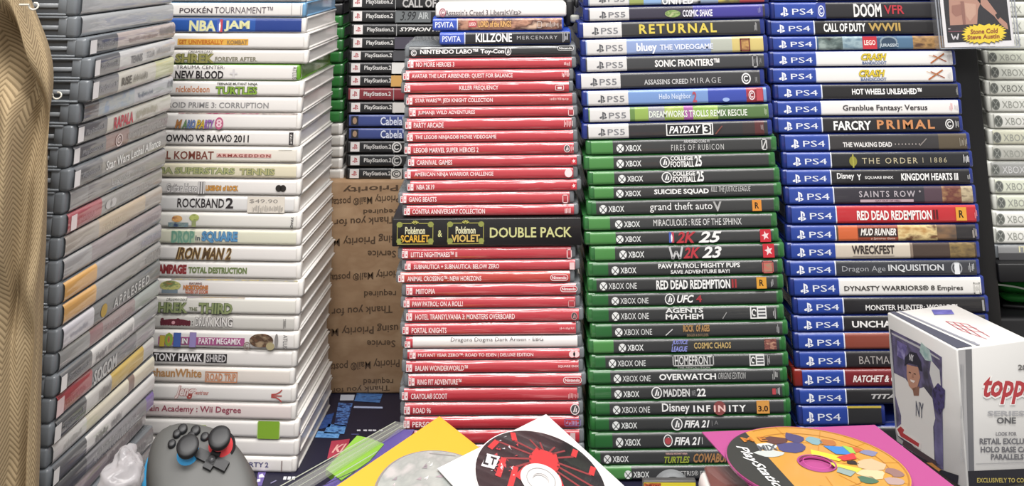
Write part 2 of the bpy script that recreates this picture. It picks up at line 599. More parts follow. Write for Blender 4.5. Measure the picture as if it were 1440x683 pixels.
wii = [
 (-18, 2.6, None, 431, 'white case with dull grey spine cut off by photo edge', dict(base='b5b0ac')),
 (2.6, 23.7, None, 431, 'white case with thin and bold black capitals, blue-grey end', dict(shell='sky', inset=.003, m=[('POKKÉN', 252, 299, .3, .74, '4a4046', 'b'), ('TOURNAMENT™', 302, 385, .3, .74, '5a5058'), ('#fill', 411, 411.7, 0.05, .95, 'a8a4a2'), ('#fill', 424, 424.8, .05, .95, 'a8a4a2')])),
 (24, 45.5, None, 431, 'white case with deep blue spine and pale basketball lettering', dict(base='2b55a0', b=[(360, 431, '263f86')], m=[('NBA', 266, 304, .2, .9, 'dcd9a4', 'B|7d93b8'), ('#nba', 305.5, 313.5, .12, .95, 'f2f2f0'), ('JAM', 316, 352, .2, .9, 'dcd9a4', 'B|7d93b8')])),
 (46, 68.5, None, 434, 'white case with blurry golden orange title', dict(m=[('#fill', 249, 350, .36, .74, 'dba84c'), ('GET', 251, 262, .42, .7, 'b0622a', 'B'), ('UNIVERSALLY', 265, 315, .42, .7, 'c0702c', 'B'), ('KOMBAT', 320, 349, .42, .7, '9a7a50', 'B')])),
 (69, 89, None, 434, 'white case with gold-green storybook title and small black words', dict(base='ddd8d2', m=[('DREAMWORKS', 264, 299, .06, .26, '4a4640', 'i'), ('SHREK', 246, 302, .3, .95, '8f8b52', 'B|5c5c34'), ('FOREVER AFTER.', 303, 363, .5, .82, '7d7966', 'b')])),
 (89.6, 112, None, 423, 'white-spined case with bright green translucent end and heavy black title', dict(shell='lime', inset=.003, m=[('TRAUMA CENTER:', 247, 316, .08, .3, '4e4a4c'), ('NEW BLOOD', 246, 315, .4, .9, '262224', 'B'), ('#fill', 324, 335, .5, .62, 'd0cccc'), ('#fill', 328, 331, .3, .85, 'd0cccc'), ('ATLUS', 413, 419, .1, .9, '5a5658', 'v')])),
 (113, 134.5, None, 427.5, 'white case with orange script and green brawler title', dict(m=[('nickelodeon', 247, 295, .34, .76, 'c08058', 'b'), ('TEENAGE MUTANT NINJA', 305, 363, .1, .32, '4a4c44', 'B'), ('TURTLES', 304, 363, .36, .88, '7fa03c', 'B|33402a')])),
 (135, 157.7, None, 425, 'white case with wide grey techno capitals', dict(m=[('METROID PRIME 3: CORRUPTION', 214, 379, .36, .72, '8c8a8a', 'b')])),
 (158, 180.5, None, 424, 'white case with rainbow party lettering and pink numeral', dict(m=[('#fill', 250, 420, .0, .07, '5a4a48,c8b8b0,a0506a@90'), ('M', 246, 256, .42, .94, 'b07a48', 'Bi|40384a'), ('A', 256, 263, .42, .94, '6a8a5c', 'Bi|40384a'), ('RIO', 263, 275, .42, .94, '6f86b4', 'Bi|40384a'), ('PA', 276, 288, .42, .94, 'c8a83c', 'Bi|40384a'), ('RTY', 288, 302, .42, .94, '9a6ab0', 'Bi|40384a'), ('#oval', 303, 315, .25, .98, 'b85a7c'), ('8', 305, 313, .36, .86, 'e8c8d0', 'B')])),
 (182, 203.7, None, 422, 'white case with condensed black wrestling title ending in numerals', dict(m=[('SMACKDOWN® VS RAW® 2011', 186, 351, .28, .76, '2c282a', 'B'), ('THQ', 409, 413, .14, .86, '3a3638', 'vbi'), ('#box', 408, 414, .1, .9, '3a3638')])),
 (205, 227, None, 424, 'creamy white case with tall dark red title and torn patch', dict(base='e0dacf', m=[('MORTAL KOMBAT', 185, 301, .3, .8, '7d4438', 'b'), ('#fill', 305, 383, .42, .66, 'd8b0a8'), ('ARMAGEDDON', 306, 382, .46, .64, '8a3c38', 'Bs'), ('#fill', 393, 412, .18, .2, '8a867c'), ('#fill', 396, 420, .82, .86, '9a968c')])),
 (228.5, 249, None, 424, 'yellowish case with dull green bubble lettering', dict(base='dad2b8', m=[('SEGA SUPERSTARS', 205, 331, .3, .72, 'a8aa78', 'B|6a7a58'), ('TENNIS', 338, 388, .32, .74, 'aca878', 'B|6e7a58')])),
 (250.5, 273, None, 424, 'white case with jagged outlined title and black blob mark', dict(m=[('Guitar Hero', 233, 278, .3, .86, 'd8d4d2', 'B|5a5658'), ('III', 279, 288, .2, .92, 'd8d4d2', 'b|5a5658'), ('LEGENDS', 290, 312, .4, .72, 'd89c4c', 'B|7a5a34'), ('of ROCK', 314, 336, .4, .72, 'd89c4c', 'B|7a5a34'), ('#puff', 389, 404, .32, .74, '26221f')])),
 (274, 296, None, 421, 'white case with spiky black title, price sticker and barcode', dict(base='dcdad8', m=[('ROCKBAND', 249, 316, .18, .74, '332e30', 'b'), ('2', 318, 329, .12, .76, '332e30', 'B'), ('#fill', 349, 402, .04, .98, 'dcd4c8'), ('$49.90', 352, 392, .18, .44, '8c8680'), ('#bars', 356, 400, .5, 1.0, '9a948c')])),
 (298, 320, None, 424, 'white case with small blue orange and green cartoon prints', dict(base='e0ddd6', m=[('#fill', 236, 265, .64, .92, '4a6a94,8a9a94,3a4a6a@120'), ('#oval', 241, 256, .2, .62, 'c8824c,e0b070,a86a4a@140'), ('#oval', 266, 280, .1, .55, '9aac54,c0c878,7a8a4a@140'), ('#fill', 270, 276, .5, .9, '98a070'), ('THQ', 410, 414, .2, .92, '3a3638', 'vbi')])),
 (321, 342, None, 424, 'cream case with teal and blue square lettering', dict(base='dad8c4', m=[('#fill', 240, 274, .16, .86, 'a8bca0'), ('DROP', 241, 273, .14, .9, '6f9c88', 'B|90ac98'), ('in', 275, 282, .42, .72, '5a6468', 'B'), ('SQUARE', 284, 335, .14, .86, '5f94bc', 'B|3f6f9c')])),
 (344, 365.6, None, 424, 'white case with bronze metal capitals and numeral', dict(m=[('IRON MAN 2', 247, 326, .14, .9, '5c4630', 'Bi|b89a64')])),
 (367, 389.6, None, 424, 'white case with blood-red jagged word then green capitals', dict(m=[('RAMPAGE', 216, 262, .2, .74, '8a3034', 'B|a05858'), ('TOTAL DESTRUCTION', 265, 348, .32, .68, '6a7a4c', 'B|a0a888')])),
 (391.4, 415, None, 427, 'white case with yellow-green print and small orange wording', dict(m=[('#fill', 240, 420, 0, .07, 'c8bc80,a0a0a0,d8c070@90'), ('#oval', 224, 254, .12, .7, 'a8ac58,c8c480,70885a,b08050@120'), ('#fill', 227, 250, .64, .84, '7c8a94'), ('FEATURING', 266, 284, .2, .32, '6a3a34', 'B'), ('NICKTOONS', 258, 293, .36, .6, 'c88a4c', 'B|b05a3c'), ('GLOBS OF DOOM', 261, 293, .62, .84, 'c06a48', 'B')])),
 (416.5, 440, None, 423, 'white case with moss-green storybook title', dict(base='dfdcd4', m=[('#fill', 262, 345, 0, .05, '8a80b0,c8b080@90'), ('DREAMWORKS', 233, 263, .1, .26, '4a4a40', 'i'), ('SHREK', 214, 264, .34, .94, '8a9468', 'B|4c5a3c'), ('THE', 266, 278, .6, .8, '6a7050', 'B'), ('THIRD', 280, 328, .34, .94, '8a9468', 'B|4c5a3c')])),
 (441.5, 462.6, None, 421, 'greyish case with maroon blob word and outlined white capitals', dict(base='cbc8c2', m=[('#oval', 224, 268, .3, .72, '6a2c38'), ('SnowCross', 225, 268, .26, .72, '6a2c38', 'B|5a2430'), ('#oval', 241, 246, .42, .64, 'd8a0a8'), (':', 270, 271.5, .4, .7, '4a4446', 'b'), ('DRUNK', 275, 301, .16, .74, 'e0dcd8', 'B|4a4446'), ('KING', 303, 328, .16, .74, 'e0dcd8', 'B|4a4446'), ('#bars', 400, 404, .1, .8, '7a7674')])),
 (464, 488.4, None, 421, 'white case with rainbow numerals, pink banner and brown round print', dict(m=[('#fill', 222, 345, .36, .8, 'a85a88'), ('1', 224, 231, .3, .9, 'c8b048', 'B|8a5a70'), ('0', 231, 243, .14, .9, '8aa84c', 'B|c89a3c'), ('1', 244, 254, .14, .9, '4a64a8', 'B|3a4a80'), ('IN', 256, 264, .42, .72, 'f0ecec', 'B|5a3a4c'), ('1', 267, 276, .1, .9, '9a8cc0', 'B|8a6a98'), ('PARTY MEGAMIX', 280, 340, .38, .72, 'f2e8ec', 'b'), ('#oval', 352, 386, .08, .84, '7a5a44,4c382c,a08a70@140'), ('#ring', 344, 354, .55, .98, '8a7a70'), ('#oval', 376, 388, .55, .98, 'a89c78'), ('#oval', 388, 393, .06, .84, '8a8684'), ('ATLUS', 400, 406, .12, .88, '5a5658', 'v')])),
 (490, 512.7, None, 418, 'white case with white skate lettering on black blocks', dict(m=[('#fill', 214, 287, .22, .74, '2e2a2b'), ('TONY HAWK', 216, 285, .26, .7, 'f0ecec', 'B'), ('#fill', 290, 320, .24, .76, '2e2a2b'), ('SHRED', 291, 319, .28, .72, 'c8c4c4', 'B')])),
 (515, 538, None, 415, 'white case with tan lowercase name and boxed orange words', dict(base='e0d8d0', m=[('shaunWhite', 213, 284, .12, .62, 'b88a5a', 'B'), ('#box', 289, 335, .24, .88, 'c88c68'), ('ROAD TRIP', 291, 333, .34, .78, 'c88c68', 'B')])),
 (539.4, 563, None, 417, 'white case with leaning red block word and red three-bar emblem', dict(m=[('Jenga', 246, 277, .1, .86, 'e8d8d4', 'Bi|a04a44'), ('world tour', 275, 294, .36, .6, 'b86a60', 'bi'), ('#atari', 383, 398, .2, .92, 'b04a44')])),
 (564, 588, None, 417, 'white case with pinkish-red serif academy wording', dict(base='e2d6d2', m=[('Big Brain Academy : Wii Degree', 180, 340, .24, .7, '9a4a5c', 'b')])),
 (588.7, 613, None, 421, 'white case with bright green square near the spine end', dict(m=[('#fill', 364, 394, .0, 1.0, '84ac34'), ('#fill', 363, 364, .05, .95, 'b8cc88'), ('#fill', 394, 395, .05, .95, 'b8cc88'), ('LIGHT', 238, 262, .36, .56, '6a6a60', 'b'), ('FIT', 268, 290, .3, .6, 'a0b850', 'b')])),
 (614, 637.5, None, 421, 'white case with blank spine behind the grey controller', dict()),
 (639, 662.5, None, 418, 'lowest white case with dark blue capitals and numeral 2', dict(m=[('MARIO PARTY', 300, 372, .32, .62, '4a4a78', 'b'), ('2', 374, 379, .32, .62, '4a4a78', 'b'), ('#fill', 397, 398.5, .2, .85, '8a7a78')])),
]
stack(wii, 1.02, 0.188, 0.135, -3, lambda y: 0.0, 0, 'white', 'e4e0dc', 0.004, 0.25, 'game case', 'white cases in the white stack', '%s down white stack')

# ================================================================== handheld cases and the red stack
vita = [
 (5, 23, 612, 797, 'white-labelled handheld case with small black handwritten-style title, topmost above the red stack', dict(label='small case with white paper label and round red mark, topmost above red stack', shell='white', base='ece6e4', inset=.001, m=[('#ring', 618, 627, .3, .95, 'b06070'), ("Assassin's Creed 3 Liberal<Vita>", 626, 733, .42, .86, '5a5054')])),
 (24, 43, 601, 800, 'x', dict(label='small blue case with coppery fantasy artwork, second above red stack', b=[(603, 642.6, '3a55b8'), (642.6, 644, 'd8dcea'), (644, 790, '8a5a4a,c09078,5a3a34,d8b8a0@50')], m=[('PSVITA', 612, 638, .3, .72, 'dfe3f2', 'b'), ('#fill', 659, 670, .25, .7, 'c05058'), ('LEGO', 660, 669, .35, .6, 'f0e0d8', 'B'), ('LORD of the RINGS', 673, 719, .25, .72, 'e0b070', 'B|7a4a34'), ('#box', 755, 762, .3, .8, 'c8b8b0'), ('#bars', 768, 786, .3, .8, 'c8b8b0')])),
 (43.5, 63.3, 610, 811, 'x', dict(label='small blue case with black spine and bold white capitals', b=[(612, 653, '3a55b8'), (653, 654.4, 'd8dcea'), (654.4, 806, '26262a')], m=[('PSVITA', 622, 648, .32, .74, 'dfe3f2', 'b'), ('KILLZONE', 669, 720, .14, .78, 'f0f0f0', 'B'), ('MERCENARY', 727, 784, .34, .6, 'b8b8ba', 's'), ('#bars', 791, 799, .15, .85, 'c0c0c4')])),
]
stack(vita, 1.0, 0.124, 0.105, 0, lambda y: 0.4, 0, 'vita', '3a55b8', 0.001, 0.7, 'game case', None, 'x')


def sw(y0, y1, xl, xr, look, ix, t0, t1, s, right=None, **kw):
    m = [('#sw', ix, ix + 8.5, .24, .84, 'f4e2e2')]
    if s:
        m.append((s, t0, t1, .34, .76, 'f6dede', 'b'))
    m += right or []
    return (y0, y1, xl, xr, look, dict(m=m, **kw))


red = [
 (63.5, 80, 568, 811, 'black-spined case with white wording and round stamp', dict(shell='clear', base='252526', m=[('#ring', 578, 586, .3, .85, 'e8e4e4'), ('NINTENDO LABO™ Toy-Con', 591, 709, .28, .78, 'f2eeee', 'B'), ('#disc', 710, 719, .14, .86, 'f0ecec'), ('#nin', 784, 807, .08, .48, 'f2f2f1')])),
 sw(80.5, 96.5, 568, 811, 'red case with short white title ending in numeral 3', 573, 585, 639, 'NO MORE HEROES 3', [('#bars', 793, 802, .35, .8, 'f0d0d0')]),
 sw(97, 113, 562, 809, 'red case with long white title across half the spine', 567, 579, 721, 'AVATAR THE LAST AIRBENDER: QUEST FOR BALANCE', [('#bars', 790, 802, .2, .75, 'f0d0d0')]),
 sw(114, 130.5, 561, 809, 'red case with centred white title and small boxed emblem', 568.5, 646, 701, 'KILLER FREQUENCY', [('#box', 781, 793, .36, .8, 'f2e6e6'), ('#fill', 784, 790, .5, .68, 'f0d8d8')]),
 sw(131, 147.6, 563, 816, 'brownish-red case with white two-part title', 571.5, 584, 693, 'STAR WARS™: JEDI KNIGHT COLLECTION', [('#bars', 773, 800, .36, .6, 'e8c8c4')], base='b83c40'),
 sw(149, 164, 566, 815, 'red case with medium-length white adventure title', 576, 588, 668, 'JUMANJI: WILD ADVENTURES', [('#box', 799, 807, .3, .9, 'f0d0d0')]),
 sw(165, 182, 561, 815, 'red case with two-word white arcade title', 570, 582, 624, 'PARTY ARCADE', [('#bars', 793, 806, .2, .8, 'f0d0d0')]),
 sw(183, 199, 566, 814, 'red case with long white film title', 572, 584, 698, 'THE LEGO® NINJAGO® MOVIE VIDEOGAME', None),
 sw(200, 217, 566, 815, 'red case with white heroes title and round white badge', 569, 582, 673, 'LEGO® MARVEL SUPER HEROES 2', [('#disc', 793, 802, .2, .82, 'f2e0e0'), ('#bars', 803, 807, .2, .8, 'f0d0d0')]),
 sw(218, 234, 570, 819, 'red case with short white carnival title', 574, 586, 636, 'CARNIVAL GAMES', [('#2k', 803, 811, .25, .8, 'f0d0d0')]),
 sw(235, 252, 565, 814, 'red case with long white warrior title and solid round badge', 569, 583, 694, 'AMERICAN NINJA WARRIOR CHALLENGE', [('#oval', 794, 805, .15, .85, 'f0dede')]),
 sw(252.5, 268.5, 569, 819, 'red case with very short white title of letters and numerals', 573, 586, 611, 'NBA 2K19', [('#2k', 803, 811, .25, .8, 'f0d0d0')]),
 sw(269.7, 286, 557, 810, 'red case shifted left with two-word white title', 563, 575, 614, 'GANG BEASTS', [('#box', 791, 799, .25, .95, 'f0d0d0')]),
 sw(287, 304, 560, 819, 'red case resting right on the black double box', 568, 580, 682, 'CONTRA ANNIVERSARY COLLECTION', [('#bars', 794, 803, .25, .8, 'f0d0d0')], gap=1),
]
RROLL = lambda y: 0.55 - 0.0004 * y
stack(red, 1.0, 0.161, 0.105, 0, RROLL, 0, 'clear', 'c23a44', 0.0045, 0.9, 'game case', 'red cases in the red stack', '%s down red stack')
red2 = [
 sw(346.6, 364, 557, 812, 'red case directly under the black double box', 565, 578, 643, 'LITTLE NIGHTMARES™ II', [('#box', 797, 804, .2, .95, 'f0d0d0')]),
 sw(365, 380, 560, 820, 'red case with long doubled white title', 569, 582, 702, 'SUBNAUTICA + SUBNAUTICA: BELOW ZERO', [('#fill', 801, 808, .25, .9, 'e8c8c8')]),
 sw(381, 397.5, 553, 812, 'orange-red case shifted left with white oval logo', 560, 573, 677, 'ANIMAL CROSSING™: NEW HORIZONS', [('#nin', 774, 799, .28, .8, 'f2f2f0')], base='c04038'),
 sw(398.5, 415, 563, 818, 'red case with one-word white title and high white oval logo', 571.5, 585, 612, 'MIITOPIA', [('#nin', 788, 812, .2, .68, 'f2f2f0')]),
 sw(416.5, 432, 560, 819, 'red case with white title ending in exclamation mark', 567.5, 580, 651, 'PAW PATROL: ON A ROLL!', [('#box', 799, 808, .35, .9, 'd8a0a0')]),
 sw(434, 452, 566, 822, 'red case with long white monsters title', 571, 584, 724, 'HOTEL TRANSYLVANIA 3: MONSTERS OVERBOARD', [('#disc', 803, 812, .25, .85, 'c89090')]),
 sw(453, 471, 560, 819, 'red case with two-word white knights title', 566, 579, 628, 'PORTAL KNIGHTS', [('#bars', 787, 808, .36, .56, 'f0d0d0')]),
 (472, 489, 562, 821, 'red-ended case with white paper strip and thin black wording', dict(base='ece8e6', b=[(None, 580.5, 'c23a44')], m=[('#sw', 569, 577, .34, .88, 'f4e2e2'), ('Dragons Dogma Dark Arisen - EBG', 634, 764, .06, .5, '6a6466')])),
 sw(490, 505.6, 565, 823, 'red case with long white title split by a bar', 576, 588, 750, 'MUTANT YEAR ZERO™: ROAD TO EDEN | DELUXE EDITION', [('#puff', 800, 815, .2, .8, 'f0d0d0')]),
 sw(506, 524, 563, 822, 'red case with one-word white title and faint maker line', 571, 584, 658, 'BALAN WONDERWORLD™', [('SQUARE ENIX', 785, 814, .38, .58, 'f0d8d8', 'b')]),
 sw(525, 543.5, 568, 824, 'red case with white fitness title and lone oval logo', 574.5, 587, 649, 'RING FIT ADVENTURE™', [('#nin', 792, 818, .24, .72, 'f2f2f0')]),
 sw(544.6, 564, 560, 820, 'red case with blurred white title, third above yellow sleeve', 565, 578, 629, 'CRAYOLA® SCOOT', [('#bars', 799, 814, .35, .8, 'd8a0a0')]),
 sw(565, 584, 561, 822, 'red case with white road title and round smiling badge', 568, 581, 606, 'ROAD 96', [('#disc', 802, 815, .12, .92, 'f0e0e0')]),
 sw(585, 603.5, 561, 822, 'red case touched by the yellow sleeve tip', 567.5, 580, 625, 'PERSONA 5', [('#box', 794, 817, .2, .75, '8a7ab0'), ('#bars', 796, 815, .3, .7, 'b0a0c8')]),
 sw(604, 624, 562, 822, 'red case with mottled end mostly behind white sleeve', 568, 580, 640, '', [('#fill', 802, 809, .2, .8, 'd8c0c0')]),
 sw(625, 645, 562, 822, 'red case hidden behind the yellow and white sleeves', 568, 580, 640, ''),
 sw(646, 662, 562, 822, 'red case second from bottom behind the disc sleeves', 568, 580, 640, ''),
 sw(662.3, 678, 562, 822, 'lowest red case standing on the mat', 568, 580, 640, ''),
]
stack(red2, 1.0, 0.161, 0.105, 0, RROLL, 0, 'clear', 'c23a44', 0.0045, 0.9, 'game case', 'red cases in the red stack', '%s down red stack', start=15)

# black double pack between them
Yc = 1.0
zt, zb = at(684, 305.5, Yc).z, at(684, 345.8, Yc).z
xa, xb = at(551.5, 326, Yc).x, at(817.5, 326, Yc).x
W2 = xb - xa
M = Matrix.Translation(((xa + xb) / 2, Yc - 0.001, zb)) @ Matrix.Rotation(math.radians(-0.4), 4, 'Y')
e = empty('double_pack_box', M, 'black cardboard double box with gold crest prints, midway up the red stack', 'game box')
mb = MB(); mb.box(-W2 / 2, W2 / 2, 0, 0.106, 0.0002, zt - zb - 0.0004, mat('1f1d1e', 0.35, 0.3), 0.0011, 2); mb.build('carton', e)
mb = MB()
TT = zt - zb
px = lambda x: at(x, 326, Yc).x - (xa + xb) / 2
fz = lambda f: TT * (1 - f)
mb.text('DOUBLE PACK', px(689), px(804), fz(.70), fz(.34), W_('c9c98c'), 'b')
mb.text('&', px(616), px(622), fz(.66), fz(.42), W_('c9c98c'), 'b')
for cx_, nm, col in ((584, 'SCARLET', 'd8a83c'), (655, 'VIOLET', 'd0b060')):
    a, b = px(cx_ - 25), px(cx_ + 25)
    for u in (a, b):
        for f in (.16, .86):
            mb.ell(u + (.002 if u < px(cx_) else -.002), fz(f + (.06 if f < .5 else -.06)), .0028, .0024, W_('8f944c'), 1, 9)
        mb.line((u, fz(.2)), (u, fz(.84)), .0006, W_('a09a50'), 0)
    mb.line((a, fz(.9)), (b, fz(.9)), .0007, W_('a09a50'), 0)
    mb.line((a, fz(.18)), (px(cx_ - 5), fz(.18)), .0007, W_('a09a50'), 0)
    mb.line((px(cx_ + 5), fz(.18)), (b, fz(.18)), .0007, W_('a09a50'), 0)
    for k in range(5):
        an = math.radians(30 + 30 * k)
        mb.line((px(cx_), fz(.2)), (px(cx_) + .0035 * math.cos(an), fz(.2) + .003 * math.sin(an)), .0009, W_('b8b45c'), 1)
    mb.text('Pokémon', px(cx_ - 14), px(cx_ + 14), fz(.56), fz(.3), W_('d8d4b0'), 'B|'.replace('|', ''))
    mb.text(nm, px(cx_ - 20), px(cx_ + 20), fz(.84), fz(.58), W_(col), 'B')
mb.build('printed_front', e)

# ================================================================== white-banded blue cases over the green cases
def ps5c(op, L, W):
    if op.get('xb'):
        return [], []
    s = op.get('sh', 0)
    return [(L + W * (.035 + s), L + W * (.245 + s), 'dcdad8')], [('#ps', L + W * (.085 + s), L + W * (.125 + s), .3, .8, '55565a'), ('PS5', L + W * (.135 + s), L + W * (.225 + s), .36, .72, '7a7b80')]


def xb(y0, y1, xl, xr, look, lx, one, m, green=None, **kw):
    kw.pop('dull', 0)
    gx = green or lx - 4.5
    b = [(None, gx, '4d8a48' if green else '2c6634'), (xr - 9.5, None, '2c6634')]
    mm = [('#xb', lx, lx + 10.5, .28, .84, 'e6e8e6'), ('XBOX ONE' if one else 'XBOX', lx + 12.5, lx + (52 if one else 35), .36, .76, 'dfe1df', '' if one else 'b')]
    op = dict(shell='green', base='3c3d3d', b=b, m=mm + m, xb=1)
    op.update(kw)
    return (y0, y1, xl, xr, look, op)


